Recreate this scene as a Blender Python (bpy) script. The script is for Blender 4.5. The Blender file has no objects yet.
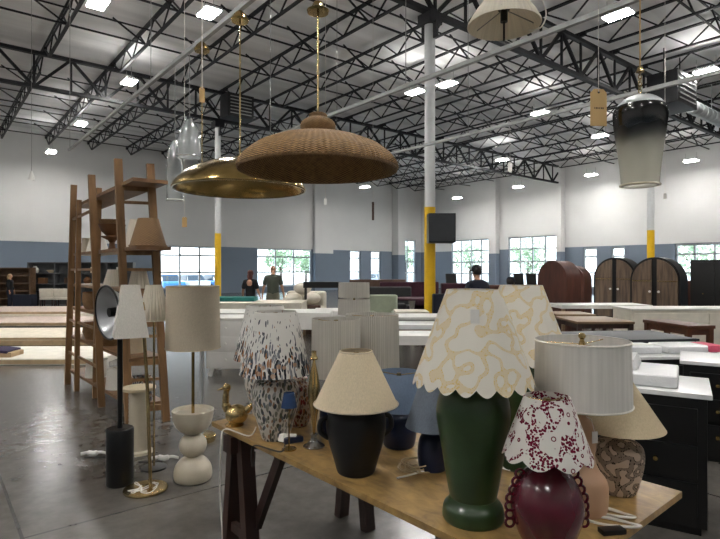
import bpy, bmesh, math, random
from mathutils import Vector, Matrix, noise as mnoise
random.seed(7)
PI = math.pi
sc = bpy.context.scene
COL = sc.collection
sin, cos = math.sin, math.cos

# ------------------------------------------------------------------ helpers
class MB:
    def __init__(self):
        self.bm = bmesh.new()
        self.uv = self.bm.loops.layers.uv.new('UVMap')
        self.mi = 0
    def _face(self, vs, uvs=None):
        try:
            f = self.bm.faces.new(vs)
        except ValueError:
            return None
        f.material_index = self.mi
        if uvs:
            for l, t in zip(f.loops, uvs):
                l[self.uv].uv = t
        return f
    def box(self, c, s, rz=0.0, bev=0.0, M=None, taper=None, seg=2):
        """taper=(tx,ty): scale of the top face"""
        cx, cy, cz = c
        hx, hy, hz = s[0]/2, s[1]/2, s[2]/2
        tx, ty = taper or (1, 1)
        R = Matrix.Rotation(rz, 4, 'Z')
        pts = [(-hx,-hy,-hz),(hx,-hy,-hz),(hx,hy,-hz),(-hx,hy,-hz),
               (-hx*tx,-hy*ty,hz),(hx*tx,-hy*ty,hz),(hx*tx,hy*ty,hz),(-hx*tx,hy*ty,hz)]
        vs = []
        for p in pts:
            v = R @ Vector(p)
            if M is not None:
                v = M @ v
            vs.append(self.bm.verts.new(v + Vector(c)))
        fs = []
        for q in ((0,3,2,1),(4,5,6,7),(0,1,5,4),(1,2,6,5),(2,3,7,6),(3,0,4,7)):
            fs.append(self._face([vs[i] for i in q]))
        if bev > 0:
            es = list({e for f in fs for e in f.edges})
            bmesh.ops.bevel(self.bm, geom=es, offset=bev, segments=seg, affect='EDGES', profile=0.7, clamp_overlap=True)
        return self
    def bar(self, p0, p1, w, h=None, up=(0,0,1)):
        p0, p1 = Vector(p0), Vector(p1)
        h = h or w
        d = (p1-p0)
        if d.length < 1e-6: return self
        d.normalize()
        u = Vector(up)
        if abs(d.dot(u)) > 0.98: u = Vector((0,1,0))
        s = d.cross(u).normalized()
        t = s.cross(d).normalized()
        vs = []
        for p in (p0, p1):
            for a, b in ((-1,-1),(1,-1),(1,1),(-1,1)):
                vs.append(self.bm.verts.new(p + s*(a*w/2) + t*(b*h/2)))
        for q in ((3,2,1,0),(4,5,6,7),(0,1,5,4),(1,2,6,5),(2,3,7,6),(3,0,4,7)):
            self._face([vs[i] for i in q])
        return self
    def cyl(self, p0, p1, r0, r1=None, seg=16, caps=True):
        return self.tube([p0, p1], r0 if r1 is None else [r0, r1], seg, caps)
    def tube(self, pts, r, seg=8, caps=True, smooth=0, closed=False):
        pts = [Vector(p) for p in pts]
        if smooth and len(pts) > 2:
            pts = catmull(pts, smooth)
        n = len(pts)
        rs = r if isinstance(r, (list, tuple)) else [r]*n
        if len(rs) != n:
            rs = [rs[min(len(rs)-1, int(i*len(rs)/n))] for i in range(n)]
        rings = []
        ref = None
        for i, p in enumerate(pts):
            if closed:
                d = pts[(i+1) % n] - pts[(i-1) % n]
            else:
                d = pts[min(i+1, n-1)] - pts[max(i-1, 0)]
            if d.length < 1e-9: d = Vector((0,0,1))
            d.normalize()
            if ref is None:
                ref = Vector((1,0,0)) if abs(d.x) < .9 else Vector((0,1,0))
            s = (ref - d*ref.dot(d))
            if s.length < 1e-5:
                s = d.orthogonal()
            s.normalize()
            ref = s
            t = d.cross(s)
            rings.append([self.bm.verts.new(p + s*(cos(2*PI*k/seg)*rs[i]) + t*(sin(2*PI*k/seg)*rs[i])) for k in range(seg)])
        m = n if closed else n-1
        for i in range(m):
            a, b = rings[i], rings[(i+1) % n]
            for k in range(seg):
                self._face([a[k], a[(k+1)%seg], b[(k+1)%seg], b[k]],
                           [(k/seg,i/n),((k+1)/seg,i/n),((k+1)/seg,(i+1)/n),(k/seg,(i+1)/n)])
        if caps and not closed:
            self._face(rings[0][::-1]); self._face(rings[-1])
        return self
    def lathe(self, prof, c=(0,0,0), seg=40, closed=False, mod=None, M=None):
        """prof [(r,z)] turned about Z at c"""
        c = Vector(c)
        rings = []; L = 0; ls = []
        for i, (r, z) in enumerate(prof):
            if i: L += math.hypot(r-prof[i-1][0], z-prof[i-1][1])
            ls.append(L)
            if r < 1e-6:
                v = Vector((0,0,z))
                rings.append([self.bm.verts.new((M @ v if M else v) + c)]); continue
            ring = []
            for k in range(seg):
                th = 2*PI*k/seg
                rr, zz = (r, z) if mod is None else mod(r, z, th, i)
                v = Vector((rr*cos(th), rr*sin(th), zz))
                ring.append(self.bm.verts.new((M @ v if M else v) + c))
            rings.append(ring)
        n = len(prof)
        for i in range(n if closed else n-1):
            j = (i+1) % n
            a, b = rings[i], rings[j]
            for k in range(seg):
                k2 = (k+1) % seg
                u0, u1 = k/seg, (k+1)/seg
                if len(a) == 1 and len(b) == 1: continue
                if len(a) == 1:
                    self._face([a[0], b[k2], b[k]], [(u0,ls[i]),(u1,ls[j]),(u0,ls[j])])
                elif len(b) == 1:
                    self._face([a[k], a[k2], b[0]], [(u0,ls[i]),(u1,ls[i]),(u0,ls[j])])
                else:
                    self._face([a[k], a[k2], b[k2], b[k]], [(u0,ls[i]),(u1,ls[i]),(u1,ls[j]),(u0,ls[j])])
        return self
    def ball(self, c, r, sz=1.0, seg=20, rings=12, M=None):
        pr = [(r*sin(PI*i/rings), -r*sz*cos(PI*i/rings)) for i in range(rings+1)]
        pr[0] = (0, -r*sz); pr[-1] = (0, r*sz)
        return self.lathe(pr, c, seg, M=M)
    def prism(self, pts, y0, y1):
        """outline pts [(x,z)] extruded from y0 to y1"""
        a = [self.bm.verts.new((x, y0, z)) for x, z in pts]
        b = [self.bm.verts.new((x, y1, z)) for x, z in pts]
        self._face(a); self._face(b[::-1])
        n = len(pts)
        for i in range(n):
            self._face([a[i], b[i], b[(i+1)%n], a[(i+1)%n]])
        return self
    def slab(self, pts, z0, z1):
        a = [self.bm.verts.new((x, y, z0)) for x, y in pts]
        b = [self.bm.verts.new((x, y, z1)) for x, y in pts]
        self._face(a[::-1]); self._face(b)
        n = len(pts)
        for i in range(n):
            self._face([a[i], a[(i+1)%n], b[(i+1)%n], b[i]])
        return self
    def build(self, name, mat, parent=None, smooth=True, angle=38, loc=None, rz=None):
        bmesh.ops.recalc_face_normals(self.bm, faces=self.bm.faces[:])
        me = bpy.data.meshes.new(name)
        self.bm.to_mesh(me); self.bm.free()
        for m in (mat if isinstance(mat, (list, tuple)) else [mat]):
            me.materials.append(m)
        if smooth:
            me.polygons.foreach_set('use_smooth', [True]*len(me.polygons))
            me.set_sharp_from_angle(angle=math.radians(angle))
        o = bpy.data.objects.new(name, me)
        COL.objects.link(o)
        if parent is not None: o.parent = parent
        if loc is not None: o.location = loc
        if rz is not None: o.rotation_euler[2] = rz
        return o

def catmull(pts, k):
    out = []
    n = len(pts)
    for i in range(n-1):
        p0, p1, p2, p3 = pts[max(i-1,0)], pts[i], pts[i+1], pts[min(i+2,n-1)]
        for j in range(k):
            t = j/k
            out.append(0.5*((2*p1) + (p2-p0)*t + (2*p0-5*p1+4*p2-p3)*t*t + (3*p1-p0-3*p2+p3)*t**3))
    out.append(pts[-1])
    return out

def spline(prof, k=6):
    return [(max(v.x, 0), v.y) for v in catmull([Vector((r, z, 0)) for r, z in prof], k)]

def tag(o, label, cat, group=None):
    o['label'] = label; o['category'] = cat
    if group: o['group'] = group
    return o
def thing(name, label, cat, loc=(0,0,0), rz=0.0, group=None):
    o = bpy.data.objects.new(name, None)
    o.empty_display_size = 0.1
    COL.objects.link(o)
    o.location = loc; o.rotation_euler[2] = rz
    return tag(o, label, cat, group)
def dup(root, loc, rz=None, label=None, group=None):
    r = root.copy(); COL.objects.link(r); r.location = loc
    if rz is not None: r.rotation_euler[2] = rz
    if label: r['label'] = label
    if group: r['group'] = group
    for ch in list(root.children):
        c = ch.copy(); COL.objects.link(c); c.parent = r
        for g in list(ch.children):
            d = g.copy(); COL.objects.link(d); d.parent = c
    return r
def struct(o):
    o['kind'] = 'structure'; return o

# pixel helpers (photo 720x539, camera at eye height, level)
EYE = 1.6; F = 540.0
def X(px, y): return (px-360)/F*y
def Zp(py, y): return EYE - (py-269.5)*y/F

# room axes
O = Vector((1.63, 12.6, 0)); ANG = math.atan2(.628, .779)
B = Vector((cos(ANG), sin(ANG), 0)); A = Vector((-sin(ANG), cos(ANG), 0))
def W(u, v, z=0): return O + B*u + A*v + Vector((0,0,z))
def room(o):
    o.location = O; o.rotation_euler[2] = ANG; return o
U1, V1 = 25.4, 25.4
U0, V0 = -24.0, -18.0
ROOF = 9.05
def u_at(px):
    r = (px-360)/F
    k = W(0, V1)
    return (r*k.y - k.x)/(B.x - r*B.y)
def v_at(px):
    r = (px-360)/F
    k = W(U1, 0)
    return (r*k.y - k.x)/(A.x - r*A.y)

# ------------------------------------------------------------------ materials
def newmat(name):
    m = bpy.data.materials.new(name); m.use_nodes = True
    nt = m.node_tree
    return m, nt, nt.nodes['Principled BSDF']
def N(nt, t, **kw):
    n = nt.nodes.new(t)
    for k, v in kw.items():
        if k.startswith('i_'):
            key = k[2:]
            n.inputs[int(key) if key.isdigit() else key.replace('_', ' ')].default_value = v
        else: setattr(n, k, v)
    return n
def rgb(c): return (c[0], c[1], c[2], 1)
def s2l(h):
    h = h.lstrip('#')
    out = []
    for i in (0, 2, 4):
        v = int(h[i:i+2], 16)/255
        out.append(v/12.92 if v <= .04045 else ((v+.055)/1.055)**2.4)
    return tuple(out)
def mixc(nt, fac, a, b):
    m = N(nt, 'ShaderNodeMix', data_type='RGBA')
    if isinstance(fac, (int, float)): m.inputs[0].default_value = fac
    else: nt.links.new(fac, m.inputs[0])
    for idx, v in ((6, a), (7, b)):
        if isinstance(v, tuple): m.inputs[idx].default_value = rgb(v)
        else: nt.links.new(v, m.inputs[idx])
    return m.outputs[2]
def mth(nt, op, a, b=None, c=None):
    m = N(nt, 'ShaderNodeMath', operation=op)
    for i, v in enumerate((a, b, c)):
        if v is None: continue
        if isinstance(v, (int, float)): m.inputs[i].default_value = v
        else: nt.links.new(v, m.inputs[i])
    return m.outputs[0]
def ramp(nt, fac, stops, interp='LINEAR'):
    r = N(nt, 'ShaderNodeValToRGB'); cr = r.color_ramp; cr.interpolation = interp
    while len(cr.elements) < len(stops): cr.elements.new(0.5)
    for e, (p, c) in zip(cr.elements, stops):
        e.position = p; e.color = rgb(c)
    nt.links.new(fac, r.inputs[0]); return r.outputs[0]
def coords(nt, kind='Object', scale=(1,1,1), rot=(0,0,0)):
    tc = N(nt, 'ShaderNodeTexCoord'); mp = N(nt, 'ShaderNodeMapping')
    mp.inputs['Scale'].default_value = scale; mp.inputs['Rotation'].default_value = rot
    nt.links.new(tc.outputs[kind], mp.inputs[0]); return mp.outputs[0]
def noise(nt, vec, scale, detail=2, rough=.5, dist=0):
    n = N(nt, 'ShaderNodeTexNoise'); n.inputs['Scale'].default_value = scale
    n.inputs['Detail'].default_value = detail; n.inputs['Roughness'].default_value = rough
    n.inputs['Distortion'].default_value = dist
    nt.links.new(vec, n.inputs['Vector']); return n.outputs[0]
def bump(nt, p, h, strength=.3, dist=.01):
    b = N(nt, 'ShaderNodeBump'); b.inputs['Strength'].default_value = strength; b.inputs['Distance'].default_value = dist
    nt.links.new(h, b.inputs['Height']); nt.links.new(b.outputs[0], p.inputs['Normal'])

def plain(name, hexc, rough=.6, metal=0, var=.12, vs=6, spec=.5, coat=0, bmp=0):
    m, nt, p = newmat(name)
    c = s2l(hexc)
    n = noise(nt, coords(nt), vs, 3)
    d = tuple(x*(1-var) for x in c); l = tuple(min(1, x*(1+var)) for x in c)
    nt.links.new(ramp(nt, n, [(.3, d), (.7, l)]), p.inputs['Base Color'])
    p.inputs['Roughness'].default_value = rough; p.inputs['Metallic'].default_value = metal
    p.inputs['Specular IOR Level'].default_value = spec
    if coat:
        p.inputs['Coat Weight'].default_value = coat; p.inputs['Coat Roughness'].default_value = .08
    if bmp: bump(nt, p, noise(nt, coords(nt), vs*12, 3), bmp, .004)
    return m

def fabric(name, hexc, trans=.25, weave=220, var=.06, streak=False):
    m, nt, p = newmat(name)
    c = s2l(hexc)
    v = coords(nt, 'UV', (70, 2.5, 1)) if streak else coords(nt, 'Object', (weave, weave, weave*.35))
    n = noise(nt, v, 1, 2)
    col = ramp(nt, n, [(.3, tuple(x*(1-var*1.5) for x in c)), (.7, tuple(min(1, x*(1+var)) for x in c))])
    nt.links.new(col, p.inputs['Base Color'])
    p.inputs['Roughness'].default_value = .9; p.inputs['Specular IOR Level'].default_value = .1
    shade_out(nt, p, col, trans)
    return m
def shade_out(nt, p, col, trans):
    tr = N(nt, 'ShaderNodeBsdfTranslucent'); nt.links.new(col, tr.inputs[0])
    mx = N(nt, 'ShaderNodeMixShader'); mx.inputs[0].default_value = trans
    nt.links.new(p.outputs[0], mx.inputs[1]); nt.links.new(tr.outputs[0], mx.inputs[2])
    nt.links.new(mx.outputs[0], nt.nodes['Material Output'].inputs[0])

def wood(name, c1, c2, rough=.5, scale=(2, 26, 26), knots=False, bmp=.05):
    m, nt, p = newmat(name)
    v = coords(nt, 'Object', scale)
    n = noise(nt, v, 1, 5, .6, .6)
    w = noise(nt, coords(nt, 'Object', tuple(s*.3 for s in scale)), 1, 2, .5, 1.2)
    f = mth(nt, 'ADD', mth(nt, 'MULTIPLY', n, .6), mth(nt, 'MULTIPLY', w, .4))
    a, b = s2l(c1), s2l(c2)
    nt.links.new(ramp(nt, f, [(.32, a), (.66, b)]), p.inputs['Base Color'])
    p.inputs['Roughness'].default_value = rough
    if bmp: bump(nt, p, n, bmp, .003)
    return m

def squiggle(name, base, line, scale=16, w=.035, dots=None, trans=.2):
    """wandering coral-like line work on cloth"""
    m, nt, p = newmat(name)
    v = coords(nt)
    n = noise(nt, v, scale, .4, .4)
    d = mth(nt, 'ABSOLUTE', mth(nt, 'SUBTRACT', n, .5))
    band = mth(nt, 'LESS_THAN', d, w)
    vo = N(nt, 'ShaderNodeTexVoronoi'); vo.inputs['Scale'].default_value = dots or 160
    nt.links.new(v, vo.inputs['Vector'])
    dot = mth(nt, 'LESS_THAN', vo.outputs['Distance'], .55 if dots else .42)
    vo2 = N(nt, 'ShaderNodeTexVoronoi'); vo2.inputs['Scale'].default_value = 36; vo2.inputs['Randomness'].default_value = .5
    nt.links.new(v, vo2.inputs['Vector'])
    ring = mth(nt, 'MULTIPLY', mth(nt, 'LESS_THAN', mth(nt, 'ABSOLUTE', mth(nt, 'SUBTRACT', vo2.outputs['Distance'], .22)), .05),
               mth(nt, 'GREATER_THAN', d, w*1.9))
    c0, c1 = s2l(base), s2l(line)
    if dots:
        fac = mth(nt, 'MAXIMUM', mth(nt, 'MULTIPLY', band, dot), ring)
    else:
        edge = mth(nt, 'GREATER_THAN', d, w*.45)
        fac = mth(nt, 'MULTIPLY', band, mth(nt, 'MULTIPLY_ADD', mth(nt, 'MULTIPLY', edge, dot), .5, .5))
    col = mixc(nt, fac, c0, c1)
    nt.links.new(col, p.inputs['Base Color'])
    p.inputs['Roughness'].default_value = .9; p.inputs['Specular IOR Level'].default_value = .1
    shade_out(nt, p, col, trans)
    return m

def botanical(name, base, cols, scale=(34, 34, 13), thr=.36, fade=None, gloss=.5, trans=0, flowers=False):
    """scattered long leaves and buds; fade=(z0,z1) leaves thin out between those heights (object z)"""
    m, nt, p = newmat(name)
    tc = N(nt, 'ShaderNodeTexCoord')
    dn = N(nt, 'ShaderNodeTexNoise'); dn.inputs['Scale'].default_value = 9
    nt.links.new(tc.outputs['Object'], dn.inputs['Vector'])
    add = N(nt, 'ShaderNodeVectorMath', operation='MULTIPLY_ADD')
    nt.links.new(dn.outputs['Color'], add.inputs[0]); add.inputs[1].default_value = (.05, .05, .05)
    nt.links.new(tc.outputs['Object'], add.inputs[2])
    mp = N(nt, 'ShaderNodeMapping'); mp.inputs['Scale'].default_value = scale
    nt.links.new(add.outputs[0], mp.inputs[0])
    vo = N(nt, 'ShaderNodeTexVoronoi'); vo.inputs['Scale'].default_value = 1
    nt.links.new(mp.outputs[0], vo.inputs['Vector'])
    t = thr
    sp = N(nt, 'ShaderNodeSeparateXYZ'); nt.links.new(tc.outputs['Object'], sp.inputs[0])
    if fade:
        mr = N(nt, 'ShaderNodeMapRange'); mr.inputs[1].default_value = fade[0]; mr.inputs[2].default_value = fade[1]
        mr.inputs[3].default_value = thr; mr.inputs[4].default_value = 0.0
        zz = mth(nt, 'ADD', sp.outputs[2], mth(nt, 'MULTIPLY', mth(nt, 'SUBTRACT', noise(nt, tc.outputs['Object'], 14, 1), .5), .3))
        nt.links.new(zz, mr.inputs[0]); t = mr.outputs[0]
    fac = mth(nt, 'LESS_THAN', vo.outputs['Distance'], t)
    spc = N(nt, 'ShaderNodeSeparateColor'); nt.links.new(vo.outputs['Color'], spc.inputs[0])
    leaf = ramp(nt, spc.outputs[0], [(i/len(cols), s2l(c)) for i, c in enumerate(cols)], 'CONSTANT')
    col = mixc(nt, fac, s2l(base), leaf)
    if flowers:
        v2 = N(nt, 'ShaderNodeTexVoronoi'); v2.inputs['Scale'].default_value = 26; nt.links.new(tc.outputs['Object'], v2.inputs['Vector'])
        fl = mth(nt, 'MULTIPLY', mth(nt, 'LESS_THAN', v2.outputs['Distance'], .3), mth(nt, 'LESS_THAN', sp.outputs[2], .40))
        col = mixc(nt, mth(nt, 'MULTIPLY', fl, .8), col, s2l('#b58f74'))
    nt.links.new(col, p.inputs['Base Color']); p.inputs['Roughness'].default_value = gloss
    if trans: shade_out(nt, p, col, trans)
    return m

def glassy(name, tint=(1,1,1), gl=.12, rough=.03, frost=0):
    m, nt, p = newmat(name)
    nt.nodes.remove(p)
    tr = N(nt, 'ShaderNodeBsdfTransparent'); tr.inputs[0].default_value = rgb(tint)
    gs = N(nt, 'ShaderNodeBsdfGlossy'); gs.inputs['Roughness'].default_value = rough
    lw = N(nt, 'ShaderNodeLayerWeight'); lw.inputs[0].default_value = .35
    f = mth(nt, 'MULTIPLY_ADD', lw.outputs['Facing'], .55, gl)
    mx = N(nt, 'ShaderNodeMixShader'); nt.links.new(f, mx.inputs[0])
    nt.links.new(tr.outputs[0], mx.inputs[1]); nt.links.new(gs.outputs[0], mx.inputs[2])
    if frost:
        tl = N(nt, 'ShaderNodeBsdfTranslucent'); tl.inputs[0].default_value = (.85,.87,.87,1)
        m3 = N(nt, 'ShaderNodeMixShader'); m3.inputs[0].default_value = frost
        nt.links.new(tr.outputs[0], m3.inputs[1]); nt.links.new(tl.outputs[0], m3.inputs[2]); nt.links.new(m3.outputs[0], mx.inputs[1])
    nt.links.new(mx.outputs[0], nt.nodes['Material Output'].inputs[0])
    return m

def emis(name, col, st):
    m, nt, p = newmat(name)
    p.inputs['Base Color'].default_value = rgb(col)
    p.inputs['Emission Color'].default_value = rgb(col); p.inputs['Emission Strength'].default_value = st
    return m

# setting
def concrete():
    m, nt, p = newmat('polished_concrete')
    v = coords(nt)
    n1 = noise(nt, v, .6, 4, .6); n2 = noise(nt, v, 9, 4, .6)
    f = mth(nt, 'ADD', mth(nt, 'MULTIPLY', n1, .6), mth(nt, 'MULTIPLY', n2, .4))
    col = ramp(nt, f, [(.28, s2l('#423f3b')), (.72, s2l('#6f6b65'))])
    sp = N(nt, 'ShaderNodeSeparateXYZ'); nt.links.new(v, sp.inputs[0])
    lines = None
    for k, off in ((0, .9), (1, 1.1)):
        fr = mth(nt, 'ABSOLUTE', mth(nt, 'SUBTRACT', mth(nt, 'FRACT', mth(nt, 'DIVIDE', mth(nt, 'ADD', sp.outputs[k], off+40), 1.95)), .5))
        ln = mth(nt, 'LESS_THAN', fr, .005)
        lines = ln if lines is None else mth(nt, 'MAXIMUM', lines, ln)
    col = mixc(nt, mth(nt, 'MULTIPLY', lines, .8), col, s2l('#3c3b3a'))
    nt.links.new(col, p.inputs['Base Color'])
    r = N(nt, 'ShaderNodeMapRange'); r.inputs[3].default_value = .18; r.inputs[4].default_value = .30
    nt.links.new(n2, r.inputs[0]); nt.links.new(r.outputs[0], p.inputs['Roughness'])
    return m
def deckmat():
    m, nt, p = newmat('roof_deck_paint')
    v = coords(nt, 'Object', (1, 1, 1))
    sp = N(nt, 'ShaderNodeSeparateXYZ'); nt.links.new(v, sp.inputs[0])
    rib = mth(nt, 'SINE', mth(nt, 'MULTIPLY', sp.outputs[1], 2*PI/.9))
    st = noise(nt, coords(nt, 'Object', (.12, 1.6, 1)), 1, 3)
    col = ramp(nt, st, [(.3, s2l('#d2d2d1')), (.7, s2l('#f4f4f3'))])
    nt.links.new(col, p.inputs['Base Color']); p.inputs['Roughness'].default_value = .6
    bump(nt, p, rib, .55, .05)
    return m
def wallmat(name, c):
    return plain(name, c, .85, var=.03, vs=.7)

M = dict(
    floor=concrete(), deck=deckmat(), white_wall=wallmat('white_wall_paint', '#d6d6d4'),
    blue_wall=wallmat('blue_grey_wall_paint', '#74808e'),
    steel=plain('black_steel', '#18181b', .5, var=.2, spec=.3), galv=plain('galvanised_steel', '#b7babb', .45, .4, .1),
    col_white=plain('column_paint', '#c9cbcb', .45, var=.05), yellow=plain('safety_yellow', '#e0b312', .5, var=.05),
    frame=plain('window_frame', '#b9bec1', .4, .3), glass=glassy('window_glass', (.93,.97,.98), .04),
    light=emis('led_diffuser', (1, .98, .95), 155), added_uplight=emis('added_uplight_glow', (1, .98, .95), 17), housing=plain('light_housing', '#d6d6d6', .5),  # the weaker upward emission is added to brighten the roof deck
    plywood=wood('plywood', '#6b5230', '#b39259', .4, (11, 20, 20)),
    darkwood=wood('dark_stained_wood', '#20130f', '#3c231b', .5, (20, 20, 2)),
    shelfwood=wood('oak_shelf', '#64492d', '#94704a', .5, (16, 16, 2)),
    shelfboard=wood('oak_board', '#5c432a', '#876443', .5, (2.5, 20, 20)),
    brass=plain('brass', '#bfa776', .26, 1, .15, 8), brass_dark=plain('aged_brass', '#a78d58', .2, 1, .22, 5),
    black=plain('black_paint', '#070708', .35, var=.2, spec=.5), black_matte=plain('black_ceramic', '#0a0b0d', .45, var=.3, vs=20),
    cream=fabric('cream_linen', '#dccdb0', .2), linen=fabric('natural_linen', '#cdc1ac', .2),
    white_shade=fabric('white_silk', '#d6d3cd', .15, streak=True), grey_pleat=fabric('pale_grey_pleated_silk', '#c6c2b9', .2, streak=True),
    beige_shade=fabric('beige_linen', '#cdbd9e', .2), blue_shade=fabric('blue_linen', '#7b8da6', .2), blue_grey=fabric('blue_grey_linen', '#79828f', .2),
    ivory=fabric('ivory_linen', '#ebe7de', .25), pleat_cream=fabric('cream_pleated_cloth', '#e0d8c8', .25, streak=True),
    navy=plain('navy_glaze', '#151f38', .3, var=.2, spec=.5), navy_cloth=plain('navy_cloth', '#1d3a63', .8, var=.1),
    green=plain('dark_green_glaze', '#2a3f22', .3, var=.25, vs=9, coat=.2),
    maroon=plain('maroon_glaze', '#4d0d1d', .25, var=.25, vs=10, coat=.5),
    blush=plain('blush_ceramic', '#b48f70', .55, var=.1, vs=7),
    offwhite=plain('off_white_ceramic', '#c2b8a3', .3, var=.07, vs=8, coat=.3),
    clear=glassy('clear_glass', (.9,.92,.92), .14, .05, .38), crystal=glassy('crystal', (.82,.84,.85), .3, .05, .3),
    yellow_squig=squiggle('white_cloth_with_yellow_coral', '#e4dfd4', '#dcc384', 18, .062),
    red_squig=squiggle('white_cloth_with_maroon_dots', '#ddd8d2', '#6f1d33', 17, .058, dots=130),
    flora_shade=botanical('leafy_print_cloth', '#dedbd5', ['#23252b','#73767c','#4a4f58','#8f9196','#a0714f','#2f3238','#65686e','#3d4148'], (92, 92, 11), .62, (.38, .68), .9, .2, flowers=True),
    flora_base=botanical('leafy_glaze', '#c9c4bb', ['#3a3d42','#77796c','#5f656b','#8d6b54','#8d8a86','#4a4f42'], (75, 75, 30), .52, None, .3),
    flora_pink=botanical('rosy_leaf_glaze', '#d8c3b0', ['#9c3f3f','#7d5a3c','#b77a4e','#4a3a36','#a2837a','#6d2b33'], (85, 85, 42), .52, None, .3),
    vine=squiggle('black_vine_on_beige', '#c6b19c', '#1b1a1c', 30, .12, trans=0),
    paper=plain('white_paper', '#e2e0db', .8, var=.04), kraft=plain('kraft_paper', '#c9a873', .8, var=.06),
    cord_white=plain('white_cord', '#d9d5cc', .6), cord_beige=plain('clear_beige_cord', '#b19c78', .4), cord_dark=plain('dark_cord', '#26211d', .5),
    rail=plain('strut_rail', '#a2a3a1', .5, .5), wire=plain('hanging_wire', '#8c8c8a', .5, .5), ink=plain('dark_ink', '#3b3128', .8),
    white_lac=plain('white_lacquer', '#dfddd8', .4, var=.04), marble=plain('white_marble', '#e0e0df', .25, var=.06, vs=3),
    walnut=wood('walnut', '#3b2114', '#633a24', .4, (2, 18, 18)), midwood=wood('mid_brown_wood', '#65503c', '#907759', .5, (2, 18, 18)),
    redwood=wood('red_brown_wood', '#3d2018', '#5b3326', .45, (12, 12, 2)), charcoal=plain('charcoal_top', '#23262b', .5),
    reed=None, burgundy=plain('burgundy_velvet', '#3d1a28', .9, var=.25), cream_sofa=plain('cream_upholstery', '#d3ccbd', .9, var=.08, bmp=.1),
    sage=plain('sage_upholstery', '#9aa290', .9, var=.08), brown_leather=plain('brown_leather', '#4a3426', .6, var=.15), dark_sofa=plain('dark_grey_upholstery', '#2c2d2e', .9),
    teal=plain('teal_cloth', '#1f6b66', .9), plastic=plain('milky_plastic_wrap', '#dedfe0', .25, var=.04, spec=.6, bmp=.5),
    pink=plain('pink_cloth', '#c6506a', .8), rug1=plain('cream_rug', '#d9d0be', .95, var=.12, vs=9, bmp=.2), rug2=plain('ivory_rug', '#e2ddd0', .95, var=.08, vs=5, bmp=.2),
    rug3=plain('oatmeal_rug', '#b79f7c', .95, var=.14, vs=8, bmp=.2), rug4=plain('dusty_rose_rug', '#c9b7ab', .95, var=.16, vs=11), rug_dark=plain('dark_grey_rug', '#4a4742', .95),
    plum=plain('plum_cloth', '#2e2440', .9), grey_unit=plain('grey_bookcase', '#56585a', .6), brown_unit=wood('brown_shelving', '#4a3626', '#6d523a', .6, (3, 14, 14)),
    skin=plain('skin', '#b98a6e', .6, var=.05), hair_dark=plain('dark_hair', '#1d1411', .6), hair_red=plain('auburn_hair', '#4b1f18', .6), hair_fair=plain('fair_hair', '#a58a63', .6),
    shirt_green=plain('olive_grey_shirt', '#4c5247', .9), khaki=plain('khaki_trousers', '#7b7a69', .9), cloth_black=plain('black_clothing', '#0f1013', .9),
    navy_coat=plain('dark_navy_jacket', '#171b2a', .9), cap=plain('black_cap', '#0d0e12', .8), shoe=plain('dark_shoe', '#1a1715', .6),
    asphalt=plain('pale_asphalt', '#a9a9a6', .9, vs=2), leaf=plain('tree_leaves', '#a3b795', .8, var=.3, vs=5), bark=plain('tree_bark', '#5d4c3d', .9),
    car_blue=plain('blue_car_paint', '#4f86bd', .3, .3), car_white=plain('white_car_paint', '#dfe3e6', .3), car_grey=plain('silver_car_paint', '#a5b3bf', .3, .4),
    tyre=plain('tyre_rubber', '#1b1b1c', .8), car_glass=plain('car_glass', '#27313a', .1), terracotta=plain('brown_basket', '#7a5233', .8, var=.25, vs=30),
    bowl=plain('brown_bowl', '#6e4a2d', .6), spot_in=plain('grey_reflector', '#a7a9ab', .3, .4), sand=plain('ceramic_sand', '#cbbd9f', .7),
)
def reed():
    m, nt, p = newmat('reeded_brown_wood')
    sp = N(nt, 'ShaderNodeSeparateXYZ'); v = coords(nt); nt.links.new(v, sp.inputs[0])
    w = mth(nt, 'SINE', mth(nt, 'MULTIPLY', sp.outputs[0], 2*PI/.035))
    n = noise(nt, coords(nt, 'Object', (14, 14, 1.5)), 1, 3)
    nt.links.new(ramp(nt, n, [(.3, s2l('#4f4033')), (.7, s2l('#7a6552'))]), p.inputs['Base Color'])
    p.inputs['Roughness'].default_value = .45
    bump(nt, p, w, .5, .01); return m
M['reed'] = reed()
def rattan(name, c1, c2, nu, nv):
    m, nt, p = newmat(name)
    v = coords(nt, 'UV'); sp = N(nt, 'ShaderNodeSeparateXYZ'); nt.links.new(v, sp.inputs[0])
    a = mth(nt, 'SINE', mth(nt, 'MULTIPLY', sp.outputs[0], 2*PI*nu)); b = mth(nt, 'SINE', mth(nt, 'MULTIPLY', sp.outputs[1], 2*PI*nv))
    pr = mth(nt, 'MULTIPLY_ADD', mth(nt, 'MULTIPLY', a, b), .5, .5)
    n = noise(nt, coords(nt, 'Object', (30, 30, 30)), 1, 3)
    f = mth(nt, 'ADD', mth(nt, 'MULTIPLY', pr, .6), mth(nt, 'MULTIPLY', n, .4))
    nt.links.new(ramp(nt, f, [(.25, s2l(c1)), (.75, s2l(c2))]), p.inputs['Base Color'])
    p.inputs['Roughness'].default_value = .7; bump(nt, p, pr, .6, .006); return m
M['rattan'] = rattan('woven_rattan', '#3f2a17', '#a98350', 84, 70)
M['basket'] = rattan('woven_seagrass', '#5d4128', '#9a7850', 26, 55)
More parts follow.
